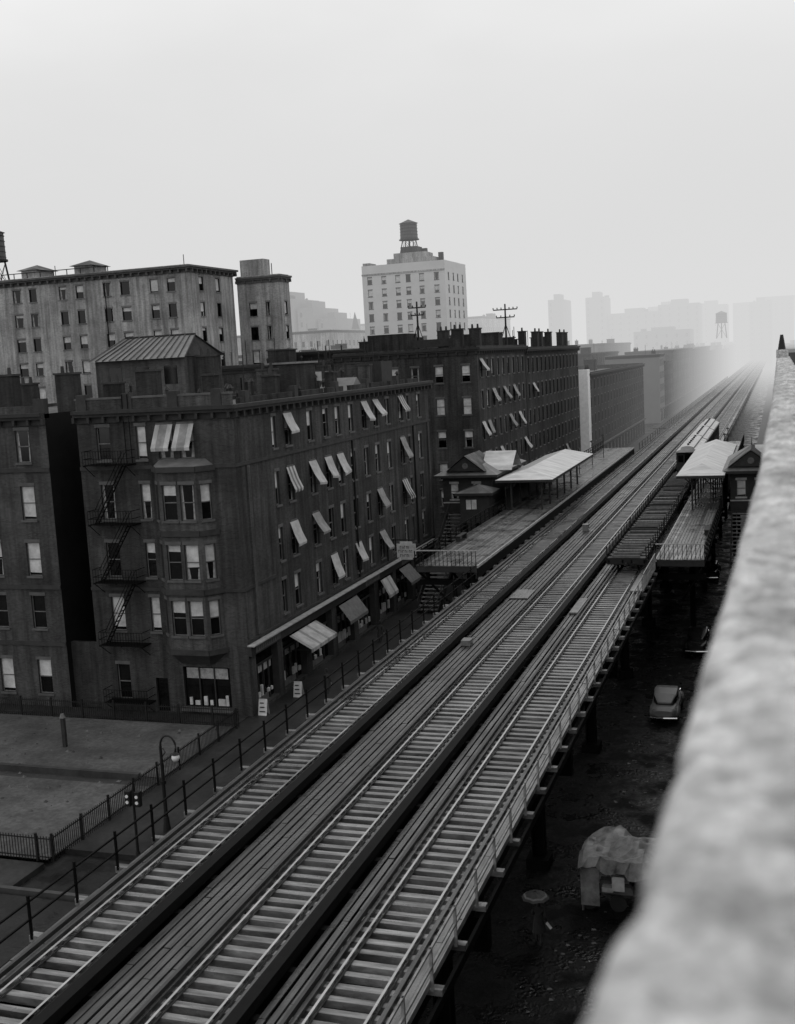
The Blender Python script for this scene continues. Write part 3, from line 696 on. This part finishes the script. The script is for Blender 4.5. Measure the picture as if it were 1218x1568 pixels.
# ================================================================ STATIONS
def hip(g,part,m,x0,x1,y0,y1,z,h,ins=None):
    xm=(x0+x1)/2; ins=(x1-x0)/2 if ins is None else ins
    vs=[(x0,y0,z),(x1,y0,z),(x1,y1,z),(x0,y1,z),(xm,y0+ins,z+h),(xm,y1-ins,z+h)]
    g.add(part,m,vs,[(0,1,4),(1,2,5,4),(2,3,5),(3,0,4,5)])
    g.box(part+'_fascia','wood_dark',x0,x1,y0,y1,z-.24,z-.004)
def station(sgn,xp0,xp1,hx0,hx1,yp0,yp1,yc0,yc1,zc):
    g=G('elevated_station'); zt=7.75
    w=(xp1-xp0)/14
    for k in range(14):
        g.box('platform_planks','plank' if (k in (0,1,13) or k%5==3) else 'plank_light',xp0+k*w+.02,xp0+(k+1)*w-.02,yp0,yp1,zt-.06,zt-U(0,.008))
    g.box('platform_frame','wood_dark',xp0+.05,xp1-.05,yp0+.05,yp1-.05,zt-.5,zt-.062)
    edge_=xp1 if sgn<0 else xp0; outer=xp0 if sgn<0 else xp1
    g.box('platform_edge_board','cream_trim',edge_-.05,edge_+.05,yp0,yp1,zt-.16,zt+.02)
    g.box('platform_skirt','iron_black',edge_-.04,edge_+.04,yp0,yp1,zt-.9,zt-.163)
    railing(g,'platform_railing','iron_black',outer,yp0,yp1,zt,post=1.6,rails=(.35,.7,1.05))
    x=xp0
    while x<=xp1+.01:
        g.box('end_railing','iron_black',x-.02,x+.02,yp0-.02,yp0+.02,zt,zt+1.05); x+=.3
    g.box('end_railing_top','cream_trim',xp0,xp1,yp0-.03,yp0+.03,zt+1.05,zt+1.12)
    y=yp0+1
    while y<yp1:
        for x in (xp0+.6,xp1-.6):
            g.box('supports','iron_black',x-.12,x+.12,y-.12,y+.12,zt-1.2,zt-.5)
        g.box('support_beams','iron_black',xp0,xp1,y-.15,y+.15,zt-1.6,zt-1.2)
        if int(y)%3==0: g.box('support_columns','iron_black',(xp0+xp1)/2-.2,(xp0+xp1)/2+.2,y-.2,y+.2,0,zt-1.6)
        g.tube('support_brackets','iron_black',[(outer,y,zt-.7),((xp0+xp1)/2,y,zt-3)],.08,4)
        y+=5
    hip(g,'canopy_roof','canopy_roof',xp0-.5,xp1+.35,yc0,yc1,zc,.85,ins=2.5)
    y=yc0+1
    while y<yc1:
        for x in (xp0+.8,xp1-.9):
            g.box('canopy_posts','wood_dark',x-.08,x+.08,y-.08,y+.08,zt,zc-.24)
            g.tube('canopy_brackets','wood_dark',[(x,y,zc-.9),(x+.7,y,zc-.26)],.05,4); g.tube('canopy_brackets','wood_dark',[(x,y,zc-.9),(x-.7,y,zc-.26)],.05,4)
        y+=4
    g.box('windbreak','wood_dark',outer-.06,outer+.06,yc0+2,yc1-2,zt,9.6); g.box('windbreak_glazing','wood_pale',outer-.05,outer+.05,yc0+2,yc1-2,9.603,9.8)
    for yb in (yc1+6,yc1+16,yc1+26):
        g.tube('platform_lamp_posts','iron',[((xp0+xp1)/2,yb,zt),((xp0+xp1)/2,yb,zt+3)],.05,5); g.cyl('platform_lamp_shades','iron',(xp0+xp1)/2,yb,zt+3,zt+3.2,.3,.05,8)
    bx=outer-sgn*.45
    g.box('platform_benches','wood_dark',bx-.2,bx+.2,yp0+10,yp0+12.2,zt+.4,zt+.46); g.box('platform_benches','wood_dark',bx-.18,bx+.18,yp0+10.1,yp0+10.2,zt,zt+.4); g.box('platform_benches','wood_dark',bx-.18,bx+.18,yp0+12,yp0+12.1,zt,zt+.4)
    hy0,hy1=yc0+3,yc0+15
    FH=Fr((hx0,hy0,0),(1,0,0),(0,-1,0)); W=hx1-hx0
    facade(g,FH,W,7.3,11.0,[(W*.15,8.6,.8,1.5,{}),(W*.6,8.6,.8,1.5,{})],'wood_dark',det=2,part='house_walls',trim='cream_trim')
    for xx in (hx0,hx1): g.quad('house_walls','wood_dark',(xx,hy0,7.3),(xx,hy1,7.3),(xx,hy1,11),(xx,hy0,11))
    g.quad('house_walls','wood_dark',(hx0,hy1,7.3),(hx1,hy1,7.3),(hx1,hy1,11),(hx0,hy1,11))
    g.box('house_belt_course','cream_trim',hx0-.03,hx1+.03,hy0-.05,hy0-.003,8.2,8.32)
    g.box('house_floor','wood_dark',hx0-.3,hx1+.3,hy0-.3,hy1+.3,7.0,7.29)
    for x in (hx0+.3,hx1-.3):
        for yy in (hy0+.3,hy1-.3): g.box('house_columns','iron_black',x-.15,x+.15,yy-.15,yy+.15,0.1,7.0)
    hip(g,'house_roof','roof_metal',hx0-.7,hx1+.7,hy0-.8,hy1+.8,11.0,1.5)
    for gy in (hy0+1.2,):
        xm=(hx0+hx1)/2
        g.add('gable_roof','roof_tar',[(xm-2,gy-2.0,11.35),(xm,gy-2.0,12.9),(xm+2,gy-2.0,11.35),(xm-2,gy+4,11.35),(xm,gy+4,12.9),(xm+2,gy+4,11.35)],[(0,1,4,3),(1,2,5,4)])
        g.add('gable_face','wood_dark',[(xm-1.8,gy-1.8,11.4),(xm,gy-1.8,12.8),(xm+1.8,gy-1.8,11.4)],[(0,1,2)])
        g.tube('gable_roundel','wood_pale',[(xm,gy-1.86,11.9),(xm,gy-1.82,11.9)],.3,8)
    g.add('cross_gable_roof','canopy_roof',[(hx1-1.5,hy0+4,12.9),(hx1+1.6,hy0+4,12.9),(hx1+1.6,hy0+1.6,11.2),(hx1-1.5,hy0+1.6,11.2),(hx1+1.6,hy0+6.4,11.2),(hx1-1.5,hy0+6.4,11.2)],[(0,1,2,3),(0,1,4,5)])
    g.cyl('finial','iron',(hx0+hx1)/2,hy0+4,12.4,13.6,.06,.02,6)
    return g,hy0
gl,hy0=station(-1,-24.9,-20.3,-31.4,-26.4,76.8,170,104,129,10.7)
gr,hy0r=station(1,-8.2,-4.9,-4.2,-0.6,79.5,176,103,134,10.9)
def stairs(g,x0,x1,ya,za,yb,zb,n=26,m='plank_light'):
    for k in range(n):
        t=k/n; yy=ya+(yb-ya)*t; z=za+(zb-za)*t
        g.box('stair_treads',m,x0,x1,min(yy,yy+(yb-ya)/n),max(yy,yy+(yb-ya)/n),z-.06,z)
    for x in (x0,x1):
        g.add('stair_stringers','wood_dark',[(x-.05,ya,za-.45),(x-.05,ya,za+.1),(x-.05,yb,zb+.1),(x-.05,yb,zb-.45),(x+.05,ya,za-.45),(x+.05,ya,za+.1),(x+.05,yb,zb+.1),(x+.05,yb,zb-.45)],[(0,1,2,3),(4,5,6,7),(0,4,7,3),(1,5,6,2)])
        g.tube('stair_handrails','iron',[(x,ya,za+1.0),(x,yb,zb+1.0)],.04,5)
        for k in range(0,n,2):
            t=k/n; g.tube('stair_balusters','iron',[(x,ya+(yb-ya)*t,za+(zb-za)*t),(x,ya+(yb-ya)*t,za+(zb-za)*t+1.0)],.02,4)
stairs(gl,-30.5,-28.7,hy0-1.2,7.3,hy0-13,.2)
gl.box('house_bridge','plank_light',-26.4,-24.9,hy0+1,hy0+4,7.3,7.74)
hx,hyy=-27.0,hy0-4.5
gl.box('ticket_hut_walls','wood_dark',hx-1.5,hx+1.3,hyy,hyy+2.6,7.3,9.5); gl.box('ticket_hut_base','wood_dark',hx-1.6,hx+1.4,hyy-.1,hyy+2.7,6.9,7.29)
gl.box('ticket_hut_window','shade',hx-.9,hx+.1,hyy-.04,hyy-.01,8.2,9.1); gl.box('ticket_hut_window_bar','wood_dark',hx-.43,hx-.37,hyy-.06,hyy-.042,8.2,9.1)
hip(gl,'ticket_hut_roof','roof_tar',hx-1.9,hx+1.7,hyy-.4,hyy+3,9.75,.7)
for xx_ in (hx-1.3,hx+1.1): gl.box('ticket_hut_posts','iron_black',xx_-.12,xx_+.12,hyy+1,hyy+1.3,.1,6.9)
stairs(gr,-4.0,-2.4,hy0r-1.2,7.3,hy0r-13,.2)
gr.box('platform_ramp','plank_light',-9.1,-8.25,72,79.4,7.0,7.12)
for k in range(14): gr.box('ramp_pickets','iron_light',-8.25,-8.21,72+k*.55,72.06+k*.55,7.1,8.15)
gr.box('ramp_handrail','iron_light',-8.26,-8.2,72,79.4,8.15,8.22)

# ================================================================ WORK TRAIN
def bogie(g,x,y,z):
    for dy in (-.9,.9):
        for s in (-.72,.72):
            g.tube('wheels','iron',[(x+s-.06,y+dy,z+.42),(x+s+.06,y+dy,z+.42)],.42,12)
        g.tube('axles','iron',[(x-.7,y+dy,z+.42),(x+.7,y+dy,z+.42)],.07,6)
    g.box('bogie_frames','iron',x-.95,x-.82,y-1.4,y+1.4,z+.3,z+.6); g.box('bogie_frames','iron',x+.82,x+.95,y-1.4,y+1.4,z+.3,z+.6)
xt=-10.1; zr_=ZT+.16
def flatcar(y0,L):
    g=G('flat_wagon'); z=zr_+.95
    for s in (-1.25,1.17,-.3,.3): g.box('sills','iron',xt+s,xt+s+.1,y0,y0+L,z-.35,z-.103)
    n=int(L/1.1)
    g.box('deck','iron_black',xt-1.3,xt+1.3,y0+.13,y0+L-.13,z-.1,z-.05)
    for k in range(n):
        g.box('deck_boards','iron',xt-1.3,xt+1.3,y0+k*1.1+.15,y0+k*1.1+.8,z-.047,z)
        if R()<.8: g.box('load_timbers','wood_pale' if R()<.6 else 'plank_light',xt-1.15+U(0,.2),xt+1.15-U(0,.3),y0+k*1.1+.2,y0+k*1.1+.34,z+.003,z+.16)
    for k in range(int(L/1.6)+1):
        for s in (-1.38,1.31): g.box('stakes','iron',xt+s,xt+s+.07,y0+k*1.6,y0+k*1.6+.07,z-.3,z+.85)
    for s in (-1.38,1.31): g.box('side_rails','iron_light' if s<0 else 'iron',xt+s+.01,xt+s+.06,y0,y0+L,z+.68,z+.74)
    for yy in (y0,y0+L-.12): g.box('end_beams','iron',xt-1.35,xt+1.35,yy,yy+.12,z-.45,z+.02)
    g.tube('couplers','iron',[(xt,y0-.5,z-.35),(xt,y0+.2,z-.35)],.1,6)
    bogie(g,xt,y0+2,zr_); bogie(g,xt,y0+L-2,zr_)
for y0 in (78.5,92.2,105.9,119.6): flatcar(y0,13)
def traincar(y0,L):
    g=G('elevated_train_car'); z=zr_+.85; w=1.3; hb=2.1
    F_=[Fr((xt+w,y0,0),(0,1,0),(1,0,0)),Fr((xt-w,y0,0),(0,1,0),(-1,0,0))]
    for f in F_: facade(g,f,L,z,z+hb,grid(L,int(L/1.1),[z+.85],.7,.85,.6,det=0,deep=.05),'wood_dark',part='body')
    for yy,s in ((y0,-1),(y0+L,1)):
        f=Fr((xt-w,yy,0),(1,0,0),(0,s,0)); facade(g,f,2*w,z,z+hb,[(.2,z+.9,.6,.8,{'det':0,'deep':.05}),(.95,z+.1,.7,1.7,{'det':0,'deep':.05}),(1.8,z+.9,.6,.8,{'det':0,'deep':.05})],'wood_dark',part='body')
    g.box('underframe','iron',xt-w,xt+w,y0,y0+L,z-.35,z-.002)
    pr=[(-1.38,z+hb-.02),(-1.3,z+hb+.12),(-.75,z+hb+.34),(-.72,z+hb+.56),(-.4,z+hb+.68),(0,z+hb+.72),(.4,z+hb+.68),(.72,z+hb+.56),(.75,z+hb+.34),(1.3,z+hb+.12),(1.38,z+hb-.02)]
    vs=[(xt+a,yy,b) for yy in (y0-.5,y0+L+.5) for a,b in pr]; k=len(pr)
    g.add('roof','canopy_roof',vs,[(i,i+1,k+i+1,k+i) for i in range(k-1)]+[tuple(range(k)),tuple(range(k,2*k))])
    for i in range(6): g.box('roof_vents','iron',xt-.12,xt+.12,y0+1+i*L/6,y0+1.4+i*L/6,z+hb+.7,z+hb+.88)
    bogie(g,xt,y0+2.4,zr_); bogie(g,xt,y0+L-2.4,zr_)
for y0 in (136,152.4,168.8): traincar(y0,14.6)

# ================================================================ STREET FURNITURE, VEHICLES, PEOPLE
def street_lamp(x,y,h=5.2,s=1):
    g=G('street_lamp')
    g.cyl('base','iron',x,y,.12,.9,.22,.12,10); g.cyl('shaft','iron',x,y,.9,h-.7,.1,.07,8)
    pts=[(x,y,h-.7)]
    for i in range(11):
        a=math.pi-math.pi*i/10*1.15; pts.append((x+s*(.42+.42*math.cos(a)),y,h-.7+.55*math.sin(a)))
    g.tube('crook','iron',pts,.05,6)
    g.tube('scroll','iron',[(x,y,h-1.3),(x+s*.25,y,h-1.0),(x+s*.12,y,h-.8)],.03,5)
    e=pts[-1]
    g.sphere('globe','globe',(e[0],e[1],e[2]-.28),.2,sz=1.1); g.cyl('globe_cap','iron',e[0],e[1],e[2]-.14,e[2],.2,.06,10)
    g.cyl('collar','iron',x,y,2.6,2.75,.15,.15,8)
street_lamp(-28.7,46.8); street_lamp(-28.6,100)
def twin_signal(x,y):
    g=G('traffic_signal'); g.cyl('base','iron',x,y,.12,.7,.18,.1,8); g.cyl('post','iron',x,y,.7,3.4,.07,.06,8)
    for s in (-.25,.25):
        g.box('signal_heads','iron',x+s-.13,x+s+.13,y-.13,y+.13,2.9,3.6)
        for z in (3.1,3.38): g.tube('lenses','globe',[(x+s,y-.16,z),(x+s,y-.13,z)],.08,8)
    g.cyl('cap','iron',x,y,3.4,3.9,.05,.01,6)
twin_signal(-28.2,43.3)
def sedan(x,y,s=1,paint='car_paint',rooflight=None,nm='parked_car'):
    g=G(nm)
    def loft(part,m,secs):
        n=16; vs=[];fs=[]
        for (yy,hw,z0,z1) in secs:
            for j in range(n):
                a=2*math.pi*j/n; ca,sa=math.cos(a),math.sin(a)
                ex=.55
                px=hw*math.copysign(abs(ca)**ex,ca); pz=(z0+z1)/2+(z1-z0)/2*math.copysign(abs(sa)**ex,sa)
                vs.append((x+px,y+s*yy,pz))
        for i in range(len(secs)-1):
            for j in range(n): fs.append((i*n+j,i*n+(j+1)%n,(i+1)*n+(j+1)%n,(i+1)*n+j))
        fs.append(tuple(range(n))); fs.append(tuple(range((len(secs)-1)*n,len(secs)*n)))
        g.add(part,m,vs,fs)
    loft('body',paint,[(-2.4,.5,.5,.85),(-2.2,.72,.35,1.0),(-1.4,.82,.32,1.08),(0,.86,.3,1.1),(1.0,.82,.32,1.12),(1.4,.6,.35,1.12),(2.1,.45,.4,1.05),(2.35,.3,.45,.9)])
    loft('cabin_glass','glass',[(-1.75,.5,.95,1.15),(-1.1,.7,.9,1.5),(-.2,.72,.9,1.62),(.5,.68,.9,1.55),(.95,.6,.9,1.15)])
    loft('roof',rooflight or paint,[(-1.8,.4,1.1,1.2),(-1.2,.66,1.35,1.58),(-.3,.7,1.5,1.7),(.4,.66,1.46,1.62),(.55,.6,1.45,1.56)])
    for sx in (-.72,.72):
        g.sphere('fenders',paint,(x+sx,y+s*1.45,.55),.5,sx=.42,sy=1.25,sz=.8); g.sphere('fenders',paint,(x+sx,y-s*1.45,.55),.5,sx=.42,sy=1.3,sz=.8)
        g.sphere('headlamps','chrome',(x+sx*.85,y+s*2.02,.85),.13)
        for yy in (1.45,-1.45): g.tube('tires','rubber',[(x+sx*1.0-.1,y+s*yy,.34),(x+sx*1.0+.1,y+s*yy,.34)],.34,14)
    for yy in (2.5,-2.5): g.tube('bumpers','chrome',[(x-.8,y+s*yy*.98,.45),(x,y+s*yy*1.02,.45),(x+.8,y+s*yy*.98,.45)],.06,6)
    for xx in (-.7,.7): g.box('door_pillars',paint,x+xx-.03,x+xx+.03,y-.29,y-.21,1.0,1.55)
sedan(-6.7,69.5,1,'car_light','car_light'); sedan(-5.8,85,1,'car_paint','car_paint'); sedan(-25.8,100,-1,'car_paint'); sedan(-6.4,112,1,'car_paint')
g=G('market_stall')
sx0,sx1,sy0,sy1=-7.9,-4.6,43.2,46.4
n=14; vs=[];fs=[]
for i in range(n+1):
    for j in range(n+1):
        u_=i/n; v_=j/n; xx=sx0+(sx1-sx0)*u_; yy=sy0+(sy1-sy0)*v_
        z=2.5-.35*abs(u_-.35)-.5*abs(v_-.6)+.16*math.sin(u_*9+v_*5)+nn(Vector((xx*1.6,yy*1.6,0)))*.28+nn(Vector((xx*5,yy*5,3)))*.12
        if i in (0,n) or j in (0,n): z-=.2+.35*R(); xx+=U(-.08,.08); yy+=U(-.08,.08)
        vs.append((xx,yy,z))
for i in range(n):
    for j in range(n): a=i*(n+1)+j; fs.append((a,a+1,a+n+2,a+n+1))
g.add('tarpaulin','tarp',vs,fs)
for xx in (sx0+.2,sx1-.2):
    for yy in (sy0+.2,sy1-.2): g.tube('posts','wood_pale',[(xx,yy,0),(xx,yy,2.0)],.05,6)
g.box('counter','wood_pale',sx0+.3,sx1-.3,sy0+.4,sy1-.5,.7,.82)
for k in range(12):
    xx=U(sx0+.3,sx1-.8); yy=U(sy0+.1,sy1-.9); g.box('crates_'+('wood' if k%2 else 'white'),'wood_pale' if k%2 else 'shade',xx,xx+.45,yy,yy+.35,.823+.001*k,.83+U(.15,.35))
g.box('hanging_cloth','tarp',sx0+.15,sx0+.9,sy0+.05,sy0+.09,.3,1.9); g.box('hanging_paper','shade',sx0+1.4,sx0+1.9,sy0+.05,sy0+.08,1.0,1.6)
for k in range(3): g.tube('cart_wheels','wood_dark',[(sx0+.4+k*1.2,sy0+.3,.35),(sx0+.4+k*1.2,sy0+.38,.35)],.35,12)
def sandwich_board(x,y,m='shade'):
    g=G('sidewalk_signboard'); g.add('boards',m,[(x-.3,y-.25,.13),(x+.3,y-.25,.13),(x+.3,y,1.2),(x-.3,y,1.2),(x-.3,y+.25,.13),(x+.3,y+.25,.13)],[(0,1,2,3),(3,2,5,4)]); g.box('hinge','iron',x-.3,x+.3,y-.02,y+.02,1.2,1.24)
    for k in range(3): g.box('lettering','iron',x-.2,x+.2-.06*k,y-.2+.06*k-.03,y-.2+.06*k-.02,.35+.27*k,.42+.27*k)
sandwich_board(-31.9,64.9); sandwich_board(-31.2,69.0)

def pedestrian(x,y,umb=True):
    g=G('pedestrian')
    me=bpy.data.meshes.new('body')
    J={'pel':(0,0,.92),'sp':(0,.02,1.15),'ch':(0,.05,1.36),'nk':(0,.08,1.48),'hd':(0,.1,1.58),'hd2':(0,.11,1.68),
       'lh':(-.1,0,.88),'lk':(-.11,.16,.5),'la':(-.11,.05,.1),'lt':(-.11,.2,.05),
       'rh':(.1,0,.88),'rk':(.11,.02,.48),'ra':(.11,-.25,.13),'rt':(.11,-.14,.04),
       'ls':(-.19,.05,1.38),'le':(-.26,.08,1.1),'lw':(-.18,.27,1.15),
       'rs':(.19,.05,1.38),'re':(.27,-.04,1.1),'rw':(.28,.1,.87)}
    rad={'pel':.15,'sp':.13,'ch':.15,'nk':.055,'hd':.085,'hd2':.08,'lh':.1,'lk':.07,'la':.045,'lt':.035,'rh':.1,'rk':.07,'ra':.045,'rt':.035,'ls':.07,'le':.05,'lw':.035,'rs':.07,'re':.05,'rw':.035}
    ks=list(J); ed=[('pel','sp'),('sp','ch'),('ch','nk'),('nk','hd'),('hd','hd2'),('pel','lh'),('lh','lk'),('lk','la'),('la','lt'),('pel','rh'),('rh','rk'),('rk','ra'),('ra','rt'),('ch','ls'),('ls','le'),('le','lw'),('ch','rs'),('rs','re'),('re','rw')]
    me.from_pydata([J[k] for k in ks],[(ks.index(a),ks.index(b)) for a,b in ed],[])
    o=bpy.data.objects.new('body',me); scene.collection.objects.link(o); me.materials.append(MATS['coat'])
    sm=o.modifiers.new('Skin','SKIN'); sm.use_smooth_shade=True
    for i,k in enumerate(ks):
        sv=me.skin_vertices[0].data[i]; sv.radius=(rad[k],rad[k]); sv.use_root=(k=='pel')
    ss=o.modifiers.new('Sub','SUBSURF'); ss.levels=1; ss.render_levels=2
    o.location=(x,y,0); g.extra.append(o)
    vs=[];fs=[];n=14
    for z,rx,ry in ((1.2,.17,.14),(.95,.2,.17),(.7,.24,.22),(.5,.27,.26)):
        for j in range(n): a=2*math.pi*j/n; vs.append((x+rx*math.cos(a),y+ry*math.sin(a),z))
    for i in range(3):
        for j in range(n): fs.append((i*n+j,i*n+(j+1)%n,(i+1)*n+(j+1)%n,(i+1)*n+j))
    g.add('coat_skirt','coat',vs,fs)
    g.sphere('head','skin',(x,y+.12,1.63),.1,sx=.85,sz=1.15); g.sphere('hair','coat',(x,y+.1,1.66),.108,sx=.88,sz=1.1)
    g.add('nose','skin',[(x-.015,y+.21,1.61),(x+.015,y+.21,1.61),(x,y+.24,1.615),(x,y+.21,1.65)],[(0,1,2),(0,2,3),(1,3,2)])
    for s,hx,hy,hz in ((-1,-.18,.29,1.17),(1,.28,.12,.83)):
        g.sphere('palms','skin',(x+hx,y+hy,hz),.045,sx=.5,sz=1.0)
        for k in range(4): g.tube('fingers','skin',[(x+hx,y+hy-.03+k*.02,hz-.02),(x+hx+.015*s,y+hy-.03+k*.022,hz-.07),(x+hx-.01*s,y+hy-.03+k*.02,hz-.1)],.009,5,r1=.006)
        g.tube('fingers','skin',[(x+hx,y+hy+.03,hz+.02),(x+hx-.02*s,y+hy+.06,hz-.02)],.01,5,r1=.007)
    if umb:
        g.add('newspaper','shade',[(x+.26,y-.02,.86),(x+.45,y-.08,.66),(x+.5,y+.1,.64),(x+.3,y+.18,.84)],[(0,1,2,3)])
        g.tube('umbrella_shaft','iron',[(x-.18,y+.29,1.1),(x-.12,y+.12,2.08)],.014,5)
        cx,cy,cz=x-.12,y+.12,2.02; n=16
        for part,m,lst in (('umbrella_canopy','umbrella',((.0,0),(.22,-.03),(.4,-.1))),('umbrella_border','umbrella_rib',((.4,-.1),(.46,-.15))),('umbrella_edge','umbrella',((.46,-.15),(.54,-.22)))):
            vs=[];fs=[]
            for r_,dz in lst:
                for j in range(n):
                    a=2*math.pi*j/n; rr=r_*(1 if j%2==0 else .95); vs.append((cx+rr*math.cos(a),cy+rr*math.sin(a),cz+dz+(0 if j%2==0 else .02)))
            for i in range(len(lst)-1):
                for j in range(n): fs.append((i*n+j,i*n+(j+1)%n,(i+1)*n+(j+1)%n,(i+1)*n+j))
            g.add(part,m,vs,fs)
        g.cyl('umbrella_tip','iron',cx,cy,cz,cz+.09,.012,n=6)
    else:
        g.cyl('hat_brim','coat',x,y+.11,1.72,1.735,.16,n=14); g.cyl('hat_crown','coat',x,y+.11,1.735,1.84,.1,.09,n=12)
    return g
pedestrian(-8.9,40.4)
for (px_,py_) in ((-29.5,70),(-30.5,84)): pedestrian(px_,py_,False)
g=G('street_litter')
for k in range(260):
    x=U(-8.6,-4.8); y=U(28,110); s_=U(.02,.09)
    g.add('scraps','wood_pale',[(x-s_,y-s_,.012),(x+s_*1.3,y-s_*.5,.012+U(0,.03)),(x+s_*.8,y+s_,.012),(x-s_,y+s_*.7,.012+U(0,.05))],[(0,1,2,3)])

for g in ALL: g.finish()

# ================================================================ HAZE (mist banks, absorbing volumes whose emission stands in for scattered light)
def haze(name,y0,y1,dens,L=.79):
    g=G(name)
    m=bpy.data.materials.new(name); m.use_nodes=True; nt=m.node_tree; nt.nodes.clear()
    o=nt.nodes.new('ShaderNodeOutputMaterial'); a=nt.nodes.new('ShaderNodeVolumeAbsorption'); e=nt.nodes.new('ShaderNodeEmission'); ad=nt.nodes.new('ShaderNodeAddShader')
    a.inputs['Color'].default_value=(0,0,0,1); a.inputs['Density'].default_value=dens
    e.inputs['Color'].default_value=(1,1,1,1); e.inputs['Strength'].default_value=dens*L
    nt.links.new(a.outputs[0],ad.inputs[0]); nt.links.new(e.outputs[0],ad.inputs[1]); nt.links.new(ad.outputs[0],o.inputs['Volume'])
    MATS[name]=m
    g.box('v',name,-1200,1200,y0,y1,-.5,170); g.finish()
haze('near_mist',110,179.9,.0009,.72)
haze('mid_mist',180,359.9,.0030,.72)
haze('far_mist',360,1800,.0042,.78)

# ================================================================ WORLD, SUN
w=bpy.data.worlds.new('World'); scene.world=w; w.use_nodes=True; nt=w.node_tree; N=nt.nodes; Lk=nt.links
bg=N['Background']; sky=N.new('ShaderNodeTexSky'); sky.sky_type='NISHITA'; sky.sun_disc=False
sky.sun_elevation=math.radians(48); sky.sun_rotation=math.radians(20); sky.air_density=2; sky.dust_density=6
bw=N.new('ShaderNodeRGBToBW'); Lk.new(sky.outputs[0],bw.inputs[0])
tc=N.new('ShaderNodeTexCoord'); nz=N.new('ShaderNodeTexNoise'); nz.inputs['Scale'].default_value=2.6; nz.inputs['Detail'].default_value=4; nz.inputs['Roughness'].default_value=.5
mp=N.new('ShaderNodeMapping'); mp.inputs['Scale'].default_value=(1,1,2.4); Lk.new(tc.outputs['Generated'],mp.inputs[0]); Lk.new(mp.outputs[0],nz.inputs['Vector'])
mr=N.new('ShaderNodeMapRange'); mr.inputs['From Min'].default_value=.3; mr.inputs['From Max'].default_value=.7; mr.inputs['To Min'].default_value=8.2; mr.inputs['To Max'].default_value=10.4
Lk.new(nz.outputs['Fac'],mr.inputs['Value'])
mx=N.new('ShaderNodeMix'); mx.data_type='FLOAT'; mx.inputs[0].default_value=.93
Lk.new(bw.outputs[0],mx.inputs[2]); Lk.new(mr.outputs[0],mx.inputs[3])
Lk.new(mx.outputs[0],bg.inputs['Color']); bg.inputs['Strength'].default_value=.1
sl=bpy.data.lights.new('sun','SUN'); sl.energy=.9; sl.angle=math.radians(15); so=bpy.data.objects.new('sun',sl); scene.collection.objects.link(so)
az=math.radians(20); el=math.radians(48)
d=Vector((math.sin(az)*math.cos(el),math.cos(az)*math.cos(el),math.sin(el)))
so.rotation_euler=d.to_track_quat('Z','Y').to_euler(); so.location=(0,0,80)

# ================================================================ CAMERA
a=Vector((0.3136,0.1431,0.9387)).normalized(); u_=Vector((-0.0545,0.9896,-0.1327)); u_=(u_-a*u_.dot(a)).normalized(); r_=a.cross(u_)
if r_.x<0: r_=-r_
right=Vector((r_[0],a[0],u_[0])); up=Vector((r_[1],a[1],u_[1])); fwd=Vector((r_[2],a[2],u_[2]))
M=Matrix(((right.x,up.x,-fwd.x,0),(right.y,up.y,-fwd.y,0),(right.z,up.z,-fwd.z,22.5),(0,0,0,1)))
cam=bpy.data.cameras.new('camera'); co=bpy.data.objects.new('camera',cam); scene.collection.objects.link(co); co.matrix_world=M
cam.sensor_fit='HORIZONTAL'; cam.sensor_width=36; cam.lens=51.58; cam.clip_start=.05; cam.clip_end=6000
cam.dof.use_dof=True; cam.dof.focus_distance=85; cam.dof.aperture_fstop=2.5
scene.camera=co
scene.view_settings.view_transform='Standard'; scene.view_settings.look='None'; scene.view_settings.exposure=0
